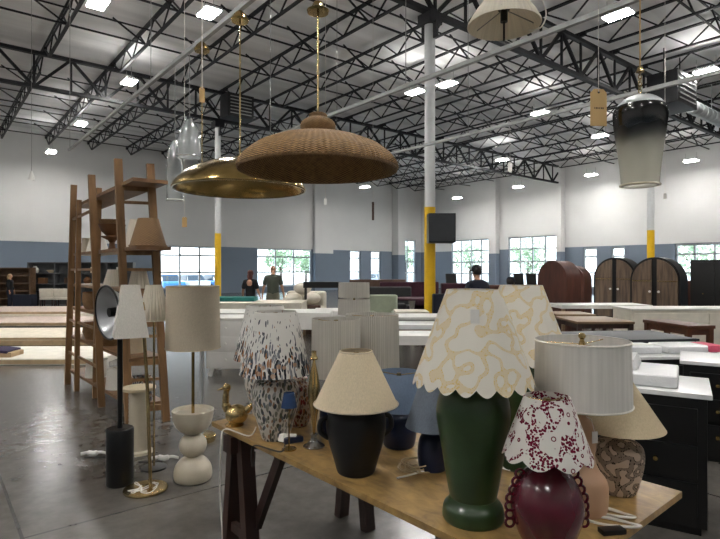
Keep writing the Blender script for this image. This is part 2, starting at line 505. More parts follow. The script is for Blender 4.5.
def smoke():
    m, nt, p = newmat('smoke_to_frosted_glass'); nt.nodes.remove(p)
    tc = N(nt, 'ShaderNodeTexCoord'); sp = N(nt, 'ShaderNodeSeparateXYZ'); nt.links.new(tc.outputs['Object'], sp.inputs[0])
    z = mth(nt, 'ADD', sp.outputs[2], mth(nt, 'MULTIPLY', mth(nt, 'SUBTRACT', noise(nt, tc.outputs['Object'], 7, 1), .5), .13))
    mr = N(nt, 'ShaderNodeMapRange'); mr.inputs[1].default_value = .23; mr.inputs[2].default_value = .35; nt.links.new(z, mr.inputs[0])
    tint = mixc(nt, mr.outputs[0], (.93,.92,.88), (.06,.055,.055))
    tr = N(nt, 'ShaderNodeBsdfTransparent'); nt.links.new(tint, tr.inputs[0])
    df = N(nt, 'ShaderNodeBsdfTranslucent'); nt.links.new(mixc(nt, mr.outputs[0], (.8,.79,.74), (.02,.02,.02)), df.inputs[0])
    gs = N(nt, 'ShaderNodeBsdfGlossy'); gs.inputs['Roughness'].default_value = .12
    m1 = N(nt, 'ShaderNodeMixShader'); m1.inputs[0].default_value = .38; nt.links.new(tr.outputs[0], m1.inputs[1]); nt.links.new(df.outputs[0], m1.inputs[2])
    m2 = N(nt, 'ShaderNodeMixShader'); m2.inputs[0].default_value = .08; nt.links.new(m1.outputs[0], m2.inputs[1]); nt.links.new(gs.outputs[0], m2.inputs[2])
    nt.links.new(m2.outputs[0], nt.nodes['Material Output'].inputs[0]); return m
M['smoke'] = smoke()

# ------------------------------------------------------------------ room shell
f = MB(); f.slab([(U0,V0),(U1,V0),(U1,V1),(U0,V1)], -.2, 0)
struct(room(f.build('floor', M['floor'])))
f = MB(); f.slab([(U0,V0),(U1,V0),(U1,V1),(U0,V1)], ROOF, ROOF+.12)
struct(room(f.build('ceiling', M['deck'])))

BAND = 3.13
def wall(name, axis, at, s0, s1, holes, out, th=.35):
    """wall along u (axis 'u', at v) or along v; holes [(a0,a1,z0,z1)]"""
    m = MB()
    xs = sorted({s0, s1} | {h[0] for h in holes} | {h[1] for h in holes})
    zs = sorted({0, BAND, ROOF} | {h[2] for h in holes} | {h[3] for h in holes})
    for i in range(len(xs)-1):
        for j in range(len(zs)-1):
            cx, cz = (xs[i]+xs[i+1])/2, (zs[j]+zs[j+1])/2
            if any(h[0] < cx < h[1] and h[2] < cz < h[3] for h in holes): continue
            m.mi = 1 if cz < BAND else 0
            w, h = xs[i+1]-xs[i], zs[j+1]-zs[j]
            if axis == 'u': m.box((cx, at+out*th/2, cz), (w, th, h))
            else: m.box((at+out*th/2, cx, cz), (th, w, h))
    bmesh.ops.remove_doubles(m.bm, verts=m.bm.verts[:], dist=.0005)
    seen = {}
    dead = []
    for fc in m.bm.faces:
        k = tuple(sorted(v.index for v in fc.verts)) if False else frozenset(fc.verts)
        if k in seen: dead += [fc, seen[k]]
        else: seen[k] = fc
    bmesh.ops.delete(m.bm, geom=list(set(dead)), context='FACES_ONLY')
    return struct(room(m.build(name, [M['white_wall'], M['blue_wall']], smooth=False)))

WL = [(160, 219, .35, BAND, 3, 2), (257, 312, .35, BAND, 3, 2), (350, 361, .35, BAND, 1, 2), (371, 381, .35, BAND, 1, 2), (400, 416, .35, 4.2, 2, 3)]
WR = [(451, 491, .35, 4.05, 4, 3), (508, 557.5, .35, 4.05, 4, 3), (583, 597, .35, 3.05, 1, 2), (611, 625, .35, 3.05, 1, 2), (675, 735, .35, 3.1, 3, 2)]
hl = []; nwin = 0
def make_window(axis, at, out, a0, a1, z0, z1, nc, nr):
    global nwin; nwin += 1
    w = bpy.data.objects.new('window_%d' % nwin, None); COL.objects.link(w); struct(room(w))
    def pt(s, d, z): return (s, at+out*d, z) if axis == 'u' else (at+out*d, s, z)
    def bx(mb, s0, s1, zz0, zz1, d0, d1):
        c = pt((s0+s1)/2, (d0+d1)/2, (zz0+zz1)/2)
        sz = (s1-s0, d1-d0, zz1-zz0) if axis == 'u' else (d1-d0, s1-s0, zz1-zz0)
        mb.box(c, sz)
    m = MB(); t = .11
    bx(m, a0, a0+t, z0, z1, .1, .2); bx(m, a1-t, a1, z0, z1, .1, .2)
    bx(m, a0+t, a1-t, z0, z0+t, .1, .2); bx(m, a0+t, a1-t, z1-t, z1, .1, .2)
    m.build('window_frame', M['frame'], w)
    m = MB()
    for i in range(1, nc):
        s = a0+(a1-a0)*i/nc; bx(m, s-t/2, s+t/2, z0+t, z1-t, .11, .19)
    for j in range(1, nr+1):
        z = z0+(z1-z0)*(.38 if j == 1 else .78) if nr == 2 else z0+(z1-z0)*j/(nr+1)
        bx(m, a0+t, a1-t, z-t/2, z+t/2, .11, .19)
    m.build('mullion', M['frame'], w)
    m = MB(); bx(m, a0+t, a1-t, z0+t, z1-t, .148, .152); m.build('pane', M['glass'], w)
lh, rh = [], []
for px0, px1, z0, z1, nc, nr in WL:
    a0, a1 = u_at(px0), u_at(px1); lh.append((a0, a1, z0, z1)); make_window('u', V1, 1, a0, a1, z0, z1, nc, nr)
for px0, px1, z0, z1, nc, nr in WR:
    a1, a0 = v_at(px0), v_at(px1); rh.append((a0, a1, z0, z1)); make_window('v', U1, 1, a0, a1, z0, z1, nc, nr)
wall('wall_left', 'u', V1, U0, U1+.35, lh, 1)
wall('wall_right', 'v', U1, V0, V1, rh, 1)
wall('wall_rear', 'u', V0, U0, U1+.35, [], -1)
wall('wall_far_side', 'v', U0, V0, V1, [], -1)
# pilasters against the walls
ntrim = 0
def pilaster(axis, a0, a1, d, z1=ROOF-.15):
    global ntrim; ntrim += 1
    m = MB()
    for k, (zz0, zz1) in enumerate(((0, BAND-.3), (BAND-.3, z1))):
        m.mi = 1-k
        if axis == 'u': m.box(((a0+a1)/2, V1-d/2, (zz0+zz1)/2), (a1-a0, d, zz1-zz0))
        else: m.box((U1-d/2, (a0+a1)/2, (zz0+zz1)/2), (d, a1-a0, zz1-zz0))
    struct(room(m.build('trim_%d' % ntrim, [M['white_wall'], M['blue_wall']], smooth=False)))
pilaster('u', u_at(313), u_at(331), .3)
pilaster('u', u_at(392), u_at(399), .8)
pilaster('v', v_at(499.5), v_at(492.5), .5)
pilaster('v', v_at(565), v_at(560), .5)

# ------------------------------------------------------------------ roof steel
GB, GT = 7.6, 8.72          # girder bottom and top chord heights
BAY = 11.7
def girder(v, u0, u1, label):
    g = thing('roof_girder', label, 'steel girder', W(0, v), ANG, 'roof girders')
    m = MB(); m.bar((u0,0,GT), (u1,0,GT), .16, .11); m.build('top_chord', M['steel'], g)
    m = MB(); m.bar((u0,0,GB), (u1,0,GB), .16, .11); m.build('bottom_chord', M['steel'], g)
    m = MB(); n = int((u1-u0)/1.08); st = (u1-u0)/n
    for i in range(n):
        a, b = u0+i*st, u0+(i+1)*st
        if i % 2 == 0: m.bar((a,0,GB), (b,0,GT), .085)
        else: m.bar((a,0,GT), (b,0,GB), .085)
        m.bar((b,0,GT) if i % 2 else (b,0,GB), (b,0,GB) if i % 2 else (b,0,GT), .06)
    m.build('web', M['steel'], g)
    return g
girder(0, U0+.1, U1-.05, 'deep black steel girder resting on the column with the speaker')
girder(BAY, U0+.1, U1-.05, 'deep black steel girder farther back, ending at the pilaster between the right windows')
JB, JT = 8.37, 8.93
def joist_mesh(v0, v1):
    m = MB()
    for s in (-.035, .035):
        m.bar((s, v0, JT), (s, v1, JT), .045, .05)
    m.bar((0, v0+.9, JB), (0, v1-.9, JB), .085, .05)
    n = max(4, int((v1-v0-1.8)/.66)); n += n % 2
    st = (v1-v0-1.8)/n
    for i in range(n):
        a = v0+.9+i*st
        if i % 2 == 0: m.bar((0,a,JB), (0,a+st,JT), .038)
        else: m.bar((0,a,JT), (0,a+st,JB), .038)
    m.bar((0, v0+.9, JB), (0, v0+.05, JT-.02), .045); m.bar((0, v1-.9, JB), (0, v1-.05, JT-.02), .045)
    m.bar((0, v0+.02, JT-.06), (0, v0+.2, JT-.06), .1, .1); m.bar((0, v1-.2, JT-.06), (0, v1-.02, JT-.06), .1, .1)
    return m
JU = [0.3+2.13*k for k in range(-8, 12)]
bays = [(-BAY, 0, 'black open-web joist in the roof bay nearest the viewer, before the first deep girder', 3.0),
        (0, BAY, 'black open-web joist spanning between the two deep girders', -9.0),
        (BAY, V1, 'black open-web joist between the farther deep girder and the long left wall', -9.6)]
for v0, v1, lab, umin in bays:
    me = None
    for u in JU:
        if u < umin: continue
        if me is None:
            o = joist_mesh(v0, v1).build('roof_joist', M['steel']); me = o.data
        else:
            o = bpy.data.objects.new('roof_joist', me); COL.objects.link(o)
        o.location = W(u, 0); o.rotation_euler[2] = ANG
        tag(o, lab, 'roof joist', lab.replace('black open-web joist', 'roof joists'))
for v, uu in ((-6.5, 5), (-3.2, 2), (2.6, -9), (5.3, -10), (8.0, -11), (14.4, -12), (17.1, -12), (19.8, -12), (22.6, -12)):
    m = MB(); m.bar((uu, v, JB+.04), (U1-.03, v, JB+.04), .045); m.bar((uu, v+.02, JT-.05), (U1-.03, v+.02, JT-.05), .04)
    for u in JU:
        if u > uu+1.2: m.bar((u, v, JB+.03), (u-.95, v, ROOF-.1), .04)
    bay = 'nearest' if v < 0 else ('middle' if v < BAY else 'farthest')
    tag(room(m.build('bridging_bar', M['steel'])), 'thin black bridging line crossing the joists of the %s roof bay' % bay, 'roof bracing', 'bridging lines of the %s roof bay' % bay)

# columns
def column(u, v, r, label, ytop=3.05):
    p = W(u, v)
    c = thing('support_column', label, 'column', p)
    m = MB(); m.cyl((0,0,ytop), (0,0,GB-.3), r, seg=24); m.build('pipe', M['col_white'], c)
    m = MB(); m.cyl((0,0,0), (0,0,ytop), r+.006, seg=24); m.build('yellow_guard', M['yellow'], c)
    m = MB(); m.box((0,0,GB-.19), (.4,.4,.24), ANG); m.box((0,0,GB-.45), (.05,.5,.4), ANG); m.build('girder_seat', M['steel'], c)
    return c
column(0, 0, .125, 'white and yellow steel column carrying the black speaker')
column(BAY, 0, .12, 'white and yellow steel column behind the arched cabinets')
column(0, BAY, .12, 'white and yellow steel column near the two standing shoppers')
# speaker on the first column
y = 12.2
sp = thing('loudspeaker', 'black box loudspeaker bracketed to the near yellow column', 'speaker', (X(441, y), y, 0))
m = MB(); m.box((0,0,Zp(228.5,y)), (.6,.42,.66), bev=.02); m.build('cabinet', M['black'], sp)
m = MB(); m.box((0,-.215,Zp(228.5,y)), (.54,.012,.6)); m.build('grille', M['charcoal'], sp)
m = MB(); m.bar((-.17,.2,Zp(228,y)), (-.17,.27,Zp(228,y)), .06, .3); m.build('bracket', M['steel'], sp)

# roof-level plant
def roofbox(name, label, cat, loc, size):
    t = thing(name, label, cat, loc, ANG)
    m = MB(); m.box((0,0,0), size, bev=.03); m.build('casing', M['steel'], t)
    m = MB()
    for i in range(6): m.box((0, -size[1]/2-.01, -size[2]*.35+i*size[2]*.14), (size[0]*.8, .03, .03))
    m.build('louvre', M['rail'], t)
    m = MB()
    for sx in (-.4, .4): m.cyl((sx*size[0], 0, size[2]/2), (sx*size[0], 0, JB-loc[2]+.05), .02, seg=6)
    m.build('hanger_rod', M['steel'], t)
yy = 21.0
roofbox('unit_heater', 'dark unit heater hung under the roof near the far left column', 'heater', (X(237, yy), yy, Zp(108, yy)), (1.1, .7, .9))
yy = 17.0
roofbox('ventilation_unit', 'dark ventilation unit hung under the roof at upper right', 'ventilation unit', (X(672, yy), yy, Zp(93, yy)), (1.5, .9, 1.0))
m = MB(); yy = 18.5
p0 = Vector((X(690, yy), yy, Zp(106, yy))); p1 = p0 + B*6
m.cyl(p0, p1, .22, seg=20)
for i in range(14): m.cyl(p0+B*(.2+i*.42), p0+B*(.26+i*.42), .235, seg=20)
m.cyl(p0+B*2+Vector((0,0,.2)), Vector((p0.x, p0.y, JB+.04))+B*2, .015, seg=6)
m.cyl(p0+B*.3+Vector((0,0,.2)), Vector((p0.x, p0.y, JB+.04))+B*.3, .015, seg=6)
tag(m.build('air_duct', M['galv']), 'ribbed grey metal air duct under the roof at the right edge', 'duct')

# ceiling lights: measured from the photo, hung at one height, and further rows out of sight behind the viewer
LZ = 7.95
seen = [((98,3),'bright high-bay light at the top left corner of the roof'), ((209,13),'bright high-bay light between the two left rails'),
        ((129,82),'high-bay light just left of the long rail with the glass pendants'), ((81,124),'small high-bay light in front of the long left wall'),
        ((51,152),'leftmost high-bay light, farthest down the left roof'),
        ((415,92),'high-bay light just left of the speaker column'), ((447,84),'nearer high-bay light just right of the speaker column'),
        ((618,15),'high-bay light above the kraft paper tag'), ((706,71),'high-bay light at the right edge of the roof'),
        ((540,113),'high-bay light left of the kraft paper tag'), ((600,136),'high-bay light just behind the smoky glass pendant'),
        ((365,187),'far high-bay light glowing under the rim of the woven pendant'), ((457,198),'far high-bay light just right of the speaker column'),
        ((518,187),'far high-bay light near the end of the farther girder'), ((691,161),'high-bay light low on the right wall side'),
        ((591,175),'far high-bay light left of the smoky glass pendant'), ((502,160),'far high-bay light under the farther girder')]
first = None
def light_fix(loc, label, group=None):
    global first
    if first is None:
        t = thing('ceiling_light', label, 'ceiling light', loc, ANG, group)
        m = MB(); m.box((0,0,.03), (.42,.68,.06), bev=.01); m.build('housing', M['housing'], t)
        m = MB(); m.box((0,0,-.012), (.36,.62,.022)); m.build('diffuser', M['light'], t)
        m = MB(); m.box((0,0,.066), (.34,.6,.012)); m.build('added_glow_panel', M['added_uplight'], t)  # glowing panel added on top of the housing to lift the deck
        for s in (-.28,.28):
            m = MB(); m.cyl((0,s,.06), (0,s,JB-LZ+.02), .008, seg=5); m.build('hanger_wire', M['wire'], t)
        first = t
    else:
        dup(first, loc, ANG, label, group)
for (px, py), lab in seen:
    h = LZ-EYE
    yy = F*h/(269.5-py)
    z = LZ
    if py > 150:
        yy = min(yy, {365:37.5, 457:41, 518:37, 691:29.2, 591:33.5, 502:33, 51:27}.get(px, yy)); z = Zp(py, yy)
    light_fix((X(px, yy), yy, z), lab)
for u, v in ((-14,-12),(-7,-12),(0,-12),(7,-12),(-18,-6),(-12,-5),(-5,-5),(14,-8),(-18,2),(-13,4),(-20,12),(-16,14)):
    light_fix(W(u, v, LZ), 'high-bay light of the rows overhead out of the picture', 'high-bay lights out of the picture')

# ------------------------------------------------------------------ rails and hanging pieces
def rail(px, py, h, back, fwd, lab):
    yy = F*h/(269.5-py); p = Vector((X(px, yy), yy, EYE+h))
    t = thing('hanging_rail', lab, 'rail', p, ANG)
    m = MB(); m.box((0,(fwd-back)/2,.02), (.042,fwd+back,.042)); m.build('strut', M['rail'], t)
    m = MB()
    for s in (-back+.1, (fwd-back)/2, fwd-.1): m.cyl((0,s,.04), (0,s,ROOF-.02-p.z), .005, seg=5)
    m.build('suspension_wire', M['wire'], t)
    return p
R1 = rail(241, 10, 2.35, 2.5, 7.5, 'grey steel rail on the left carrying the brass and glass pendants')
rail(470, 64, 2.0, 2.2, 4.0, 'grey steel rail passing behind the white pleated shade')
rail(650, 91, 2.0, .8, 6.0, 'grey steel rail at right behind the smoky glass pendant')

def canopy(m, z, r=.075, h=.05):
    m.lathe([(0, z), (r*.35, z), (r*.4, z-h*.1), (r, z-h*.2) if False else (r*.95, z-h*.55), (r, z-h*.6), (r*.9, z-h), (0, z-h)][::-1], (0,0,0), 24)
# woven dome pendant
y = 3.6
t = thing('dome_pendant', 'wide woven rattan dome pendant with a round woven cap', 'pendant lamp', (X(318, y), y, 2.26))
R = .52
prof = [(R, 0), (R+.012, .015), (R+.004, .045), (.487, .095), (.41, .155), (.29, .205), (.16, .234), (.07, .242)]
inn = [(.07, .227), (.16, .219), (.285, .19), (.4, .14), (.475, .08), (R-.025, .02), (R-.015, 0)]
def ribs(r, z, th, i): return (r*(1+.011*sin(th*84)*(1 if i < 8 else .3)), z)
m = MB(); m.lathe(prof+inn, seg=420, closed=True, mod=ribs); m.build('woven_dome', M['rattan'], t)
m = MB(); m.tube([(R*cos(a)*1.003, R*sin(a)*1.003, .004) for a in [2*PI*i/64 for i in range(64)]], .012, 8, closed=True); m.build('rim', M['rattan'], t)
m = MB(); m.lathe(spline([(.06,.235),(.1,.25),(.118,.285),(.11,.32),(.075,.345),(.06,.35),(.062,.37),(.035,.385),(0,.387)], 4), seg=40); m.build('woven_cap', M['rattan'], t)
m = MB(); m.cyl((0,0,.37), (0,0,1.06), .007, seg=8); m.build('rod', M['brass'], t)
m = MB(); m.lathe([(0,1.05),(.07,1.05),(.075,1.065),(.045,1.085),(.03,1.12),(0,1.12)], seg=24); m.build('canopy', M['brass_dark'], t)
m = MB(); m.cyl((0,0,1.12), (0,0,JB-2.26), .003, seg=5); m.build('suspension_wire', M['wire'], t)
m = MB(); m.cyl((0,0,.12), (0,0,.225), .022, seg=12); m.build('socket', M['black'], t)
# brass dome pendant
y = 4.9
t = thing('dome_pendant', 'wide shallow polished brass dome pendant hanging from the left rail', 'pendant lamp', (X(240, y), y, 2.317))
R = .59
prof = [(R, 0), (R+.004, .02), (.55, .085), (.46, .16), (.34, .22), (.2, .26), (.08, .278), (.03, .28)]
inn = [(.03, .271), (.08, .269), (.2, .251), (.335, .211), (.453, .152), (.542, .078), (R-.012, .016), (R-.01, 0)]
m = MB(); m.lathe(spline(prof, 4)+spline(inn, 4), seg=80, closed=True); m.build('brass_dome', M['brass_dark'], t)
m = MB(); m.lathe([(.05,.276),(.05,.3),(.03,.315),(.012,.33),(0,.33)], seg=24); m.build('collar', M['brass'], t)
H = R1.z-2.317
m = MB(); m.cyl((0,0,.3), (0,0,H-.06), .007, seg=8); m.build('rod', M['brass'], t)
m = MB(); m.lathe([(0,H-.103),(.075,H-.103),(.08,H-.083),(.06,H-.043),(.02,H-.004),(0,H-.004)], seg=24); m.build('canopy', M['brass_dark'], t)
m = MB(); m.cyl((0,0,.11), (0,0,.24), .022, seg=12); m.build('socket', M['black'], t)

def on_rail(px):
    # point on rail 1 seen at column px
    r = (px-360)/F
    s = (r*R1.y-R1.x)/(A.x-r*A.y)
    return R1 + A*s
# bell jar glass pendant
p = on_rail(189.5)
t = thing('glass_pendant', 'clear glass bell jar pendant beside the brass dome', 'pendant lamp', (p.x, p.y, Zp(157, p.y)))
Hh = Zp(119, p.y)-Zp(157, p.y); rr = 12.5*p.y/F
out = spline([(rr, 0), (rr*.97, Hh*.35), (rr*.75, Hh*.72), (rr*.35, Hh*.95), (.02, Hh)], 5)
m = MB(); m.lathe(out+[(max(r-.006,.004), z-.003) for r, z in out[::-1]], seg=40, closed=True); m.build('bell_glass', M['clear'], t)
m = MB(); m.tube([(rr*cos(a), rr*sin(a), 0) for a in [2*PI*i/40 for i in range(40)]], .007, 6, closed=True); m.build('glass_rim', M['crystal'], t)
m = MB(); m.cyl((0,0,Hh*.55), (0,0,Hh+.02), .028, seg=14); m.build('socket', M['charcoal'], t)
m = MB(); m.cyl((0,0,Hh), (0,0,p.z-t.location.z), .005, seg=6); m.build('cord', M['wire'], t)
# leaf-crystal lantern pendant
p = on_rail(175)
t = thing('glass_pendant', 'tall narrow glass lantern pendant with crinkled leaf drops, leftmost on the rail', 'pendant lamp', (p.x, p.y, Zp(200, p.y)))
Hh = Zp(140, p.y)-Zp(200, p.y); rr = 8.2*p.y/F
out = spline([(rr, 0), (rr, Hh*.5), (rr*.85, Hh*.8), (rr*.4, Hh*.97), (.02, Hh)], 4)
m = MB(); m.lathe(out+[(max(r-.006,.004), z-.003) for r, z in out[::-1]], seg=36, closed=True); m.build('lantern_glass', M['clear'], t)
m = MB(); m.tube([(rr*cos(a), rr*sin(a), 0) for a in [2*PI*i/36 for i in range(36)]], .008, 6, closed=True); m.build('glass_rim', M['white_lac'], t)
for k in range(7):
    a = 2*PI*k/7; m = MB()
    x0, y0 = rr*.55*cos(a), rr*.55*sin(a)
    zt = Hh*(.85-.05*(k%2)); zb = Hh*(.22+.06*(k%3))
    n = 8
    for i in range(n):
        z = zb+(zt-zb)*i/n
        m.ball((x0+.012*sin(i*1.7+k), y0+.012*cos(i*1.7), z+.03), .022, 1.6, 8, 6)
    m.build('crystal_drop', M['crystal'], t)
m = MB(); m.cyl((0,0,Hh-.01), (0,0,p.z-t.location.z), .005, seg=6); m.build('cord', M['wire'], t)
# small crinkled brass pendant
p = on_rail(202)
t = thing('brass_pendant', 'small crinkled brass bowl pendant half behind the brass dome', 'pendant lamp', (p.x, p.y, Zp(190, p.y)))
def ruff(r, z, th, i): return (r*(1+.09*sin(th*9+i)), z+.012*sin(th*9))
o_ = spline([(.17, .06), (.16, .09), (.11, .14), (.05, .17), (.012, .175)], 3)
m = MB(); m.lathe(o_+[(max(r-.006,.004), z-.005) for r, z in o_[::-1]], seg=72, closed=True, mod=ruff); m.build('crinkled_bowl', M['brass'], t)
m = MB(); m.cyl((0,0,.17), (0,0,p.z-t.location.z-.05), .006, seg=6); m.build('rod', M['brass'], t)
h_ = p.z-t.location.z
m = MB(); m.lathe([(0,h_-.1),(.075,h_-.1),(.08,h_-.08),(.06,h_-.04),(.02,h_),(0,h_)], seg=24); m.build('canopy', M['brass_dark'], t)

# kraft tags and little pendants on strings
def hang_tag(px, py, yd, w, h, mat, lab, text=False, rz=0.0, top=None):
    t = thing('hanging_tag', lab, 'tag', (X(px, yd), yd, Zp(py, yd)), rz)
    m = MB(); c = min(w*.22, .03)
    m.prism([(-w/2,-h/2),(w/2,-h/2),(w/2,h/2-c),(w/2-c,h/2),(-w/2+c,h/2),(-w/2,h/2-c)], -.0015, .0015)
    m.build('card', mat, t, smooth=False)
    m = MB(); m.cyl((0,-.0018,h/2-c*.9), (0,-.0025,h/2-c*.9), max(.006, w*.07), seg=14)
    m.build('eyelet', M['ink'], t)
    m = MB(); m.tube([(0,-.003,h/2-c*.9), (0,0,h/2+.02), (0,0,(top or ROOF-.02)-t.location.z)], .0016 if yd < 4 else .005, 5); m.build('string', M['cord_white'], t)
    if text:
        m = MB()
        for i, (ww, hh) in enumerate(((.003,.011),(.006,.010),(.006,.011),(.004,.009),(.006,.011),(.006,.010))):
            m.box((-.024+i*.0098, -.0022, -h*.02+.0), (ww, .0012, hh*(1 if i % 2 else .8)))
        m.build('print', M['ink'], t)
hang_tag(598.5, 107.5, 3.0, .094, .205, M['kraft'], 'kraft paper price tag on a string beside the smoky glass pendant', True, .08)
hang_tag(202, 95, 5.4, .055, .15, M['kraft'], 'small kraft tag hanging beneath the left rail above the glass pendants', rz=.5)
hang_tag(184.5, 222, 9.0, .08, .17, M['kraft'], 'small tan tag hanging in front of the left wall above the windows')
hang_tag(325.5, 201.5, 11, .05, .13, M['paper'], 'small white tag hanging between the woven dome and the far wall')
hang_tag(373, 211, 14, .06, .48, M['brown_leather'], 'long thin brown tag hanging against the white wall left of the speaker')
hang_tag(510, 167, 20, .16, .35, M['paper'], 'white tag hanging below the end of the farther girder')
hang_tag(665, 196, 14, .09, .14, M['paper'], 'small white tag hanging on the right against the wall')
t = thing('small_pendant', 'tiny white bell pendant hanging before the left wall, left of the ladder shelf', 'pendant lamp', (X(31.5, 10), 10, Zp(180, 10)))
m = MB(); m.lathe([(.055,0),(.05,.06),(.02,.15),(.008,.17),(0,.17)]+[(0,.15),(.012,.14),(.044,.06),(.049,0)], seg=20, closed=False); m.build('bell', M['white_lac'], t)
m = MB(); m.cyl((0,0,.16), (0,0,ROOF-.02-t.location.z), .004, seg=5); m.build('cord', M['wire'], t)

# white pleated pendant at the top
y = 3.0
t = thing('pleated_pendant', 'white pleated cone shade pendant cut off by the top of the picture', 'pendant lamp', (X(504, y), y, 2.955))
def pleat(n, a):
    return lambda r, z, th, i: (r*(1+a*(1 if sin(th*n) > 0 else -1)*abs(sin(th*n))**.5), z)
o_ = [(.2,0),(.197,.012),(.17,.06),(.12,.13),(.085,.2),(.07,.25)]
m = MB(); m.lathe(o_+[(r-.006, z) for r, z in o_[::-1]], seg=240, closed=True, mod=pleat(60, .008)); m.build('lamp_shade', M['pleat_cream'], t)
m = MB(); m.cyl((0,0,.02), (0,0,.10), .02, seg=14); m.cyl((0,0,.085), (0,0,.11), .032, seg=16); m.cyl((0,0,-.09), (0,0,.03), .006, seg=8); m.build('socket', M['black'], t)
m = MB()
for k in range(3):
    a = 2*PI*k/3+.2; m.cyl((0,0,.09), (.185*cos(a),.185*sin(a),.03), .003, seg=6)
m.build('spider', M['wire'], t)
m = MB(); m.cyl((0,0,.1), (0,0,JB-2.955), .005, seg=6); m.build('cord', M['cord_white'], t)
m = MB(); m.tube([(.04,-.02,.27),(.15,-.04,.2),(.215,-.05,.06),(.19,-.05,-.03),(.12,-.04,-.045)], .004, 6, smooth=6); m.build('loose_wire', M['cord_white'], t)

# smoky glass pendant at right
y = 3.0
t = thing('smoky_pendant', 'ombre glass vase pendant fading from smoke grey to frosted', 'pendant lamp', (X(640, y), y, 2.065))
o_ = spline([(.096,0),(.104,.1),(.119,.22),(.134,.33),(.139,.40),(.128,.435),(.09,.455),(.05,.46)], 5)
m = MB(); m.lathe(o_+[(max(r-.008,.01), z-.004*(i/len(o_))) for i, (r, z) in enumerate(o_[::-1])], seg=56, closed=True); m.build('ombre_glass', M['smoke'], t)
m = MB(); m.tube([(.1*cos(a), .1*sin(a), .003) for a in [2*PI*i/40 for i in range(40)]], .006, 6, closed=True); m.build('frosted_rim', M['offwhite'], t)
m = MB(); m.lathe(spline([(.12,.438),(.11,.46),(.07,.49),(.03,.5),(.012,.51),(0,.512)], 3), seg=32); m.build('metal_cap', M['galv'], t)
m = MB()
for i in range(6):
    z = .515+i*.02; a = (i % 2)*PI/2
    m.tube([(.009*cos(b)*cos(a), .009*cos(b)*sin(a), z+.012*sin(b)+.01) for b in [2*PI*k/10 for k in range(10)]], .0025, 5, closed=True)
m.cyl((0,0,.632), (0,0,.66), .022, .012, seg=12)
m.build('chain', M['brass'], t)
m = MB(); m.cyl((0,0,.65), (0,0,JB-2.065), .004, seg=6); m.build('cable', M['kraft'], t)
m = MB(); m.cyl((0,0,.36), (0,0,.47), .02, seg=12); m.build('socket', M['black'], t)

# ------------------------------------------------------------------ plywood table on trestles
TZ = .75
FL = Vector((-.83, 3.02, 0)); TU = Vector((.654, -.756, 0)).normalized(); TV = Vector((.756, .654, 0)).normalized()
TANG = math.atan2(TU.y, TU.x)
def on_table(px, yd, z=TZ): return Vector((X(px, yd), yd, z))
o = MB(); o.box((1.035, .47, TZ-.013), (2.07, .94, .026), bev=.003)
o = o.build('plywood_sheet', M['plywood'], loc=FL, rz=TANG)
tag(o, 'long plywood sheet laid on trestles as a table, crowded with lamps', 'table')
def trestle(u, lab):
    t = thing('trestle', lab, 'trestle', FL+TU*u, TANG)
    m = MB(); m.box((0,.47,TZ-.026-.045), (.085,.98,.09), bev=.004); m.build('beam', M['darkwood'], t)
    for w in (.06, .86):
        for s in (-1, 1):
            m = MB(); m.bar((s*.13, w, 0), (s*.045, w, TZ-.04), .055, .075, up=(0,1,0)); m.build('leg', M['darkwood'], t)
        m = MB(); m.bar((-.1, w, .2), (.1, w, .2), .03, .05); m.build('spreader', M['darkwood'], t)
    m = MB(); m.bar((.1,.1,.25), (.36,.1,TZ-.03), .035, .05); m.build('brace', M['darkwood'], t)
trestle(.22, 'dark stained wooden trestle under the left end of the plywood table')
trestle(1.7, 'dark stained wooden trestle under the right end of the plywood table')

def shade(t, rb, rt, z0, z1, mat, seg=64, curve=0.0, name='lamp_shade', scallop=None, pl=None, th=.003, trim=None, wire=True):
    n = 8; H = z1-z0
    o_ = []
    for i in range(n+1):
        f = i/n; r = rb+(rt-rb)*f - curve*4*f*(1-f)
        o_.append((r, z0+H*f))
    i_ = [(r-th, z) for r, z in o_[::-1]]
    mod = None
    if scallop:
        k, a = scallop
        def mod(r, z, thh, i, k=k, a=a):
            f = (z-z0)/H
            wgt = max(0, 1-f*1.4)
            c = abs(cos(thh*k/2))
            return (r*(1+.03*wgt*(c-.5)), z-(a*(c-.4)*(wgt**4)))
        seg = k*10
    if pl:
        n_, a_ = pl
        def mod(r, z, thh, i): return (r*(1+a_*sin(thh*n_)), z)
        seg = n_*4
    m = MB(); m.lathe(o_+i_, (0,0,0), seg, closed=True, mod=mod)
    s = m.build(name, mat, t)
    if trim:
        for r, z in ((rb, z0+.004), (rt, z1-.004)):
            m = MB(); m.tube([((r+.001)*cos(a), (r+.001)*sin(a), z) for a in [2*PI*i/64 for i in range(64)]], .003, 6, closed=True)
            m.build('shade_trim', trim, s)
    if wire:
        m = MB(); zz = z1-.012
        for k in range(3):
            a = 2*PI*k/3+.4; m.cyl((0,0,zz-.004), ((rt-.004)*cos(a), (rt-.004)*sin(a), zz), .0022, seg=6)
        m.cyl((0,0,zz-.012), (0,0,zz+.006), .011, seg=12)
        m.build('spider', M['brass'], t)
    return s
def stem(t, z0, z1, r=.006, mat='brass', sock=True):
    m = MB(); m.cyl((0,0,z0), (0,0,z1), r, seg=10)
    m.build('stem', M[mat], t)
    if sock:
        m = MB(); m.cyl((0,0,z0), (0,0,z0+.05), .018, seg=16); m.cyl((0,0,z0+.05), (0,0,z0+.06), .021, seg=16)
        m.build('socket', M[mat], t)
def base(t, prof, mat, name='base', k=5, seg=48, mod=None):
    pr = spline(prof, k) if k else prof
    m = MB(); m.lathe([(0, 0)]+pr+[(0, pr[-1][1])], seg=seg, mod=mod); return m.build(name, mat, t)
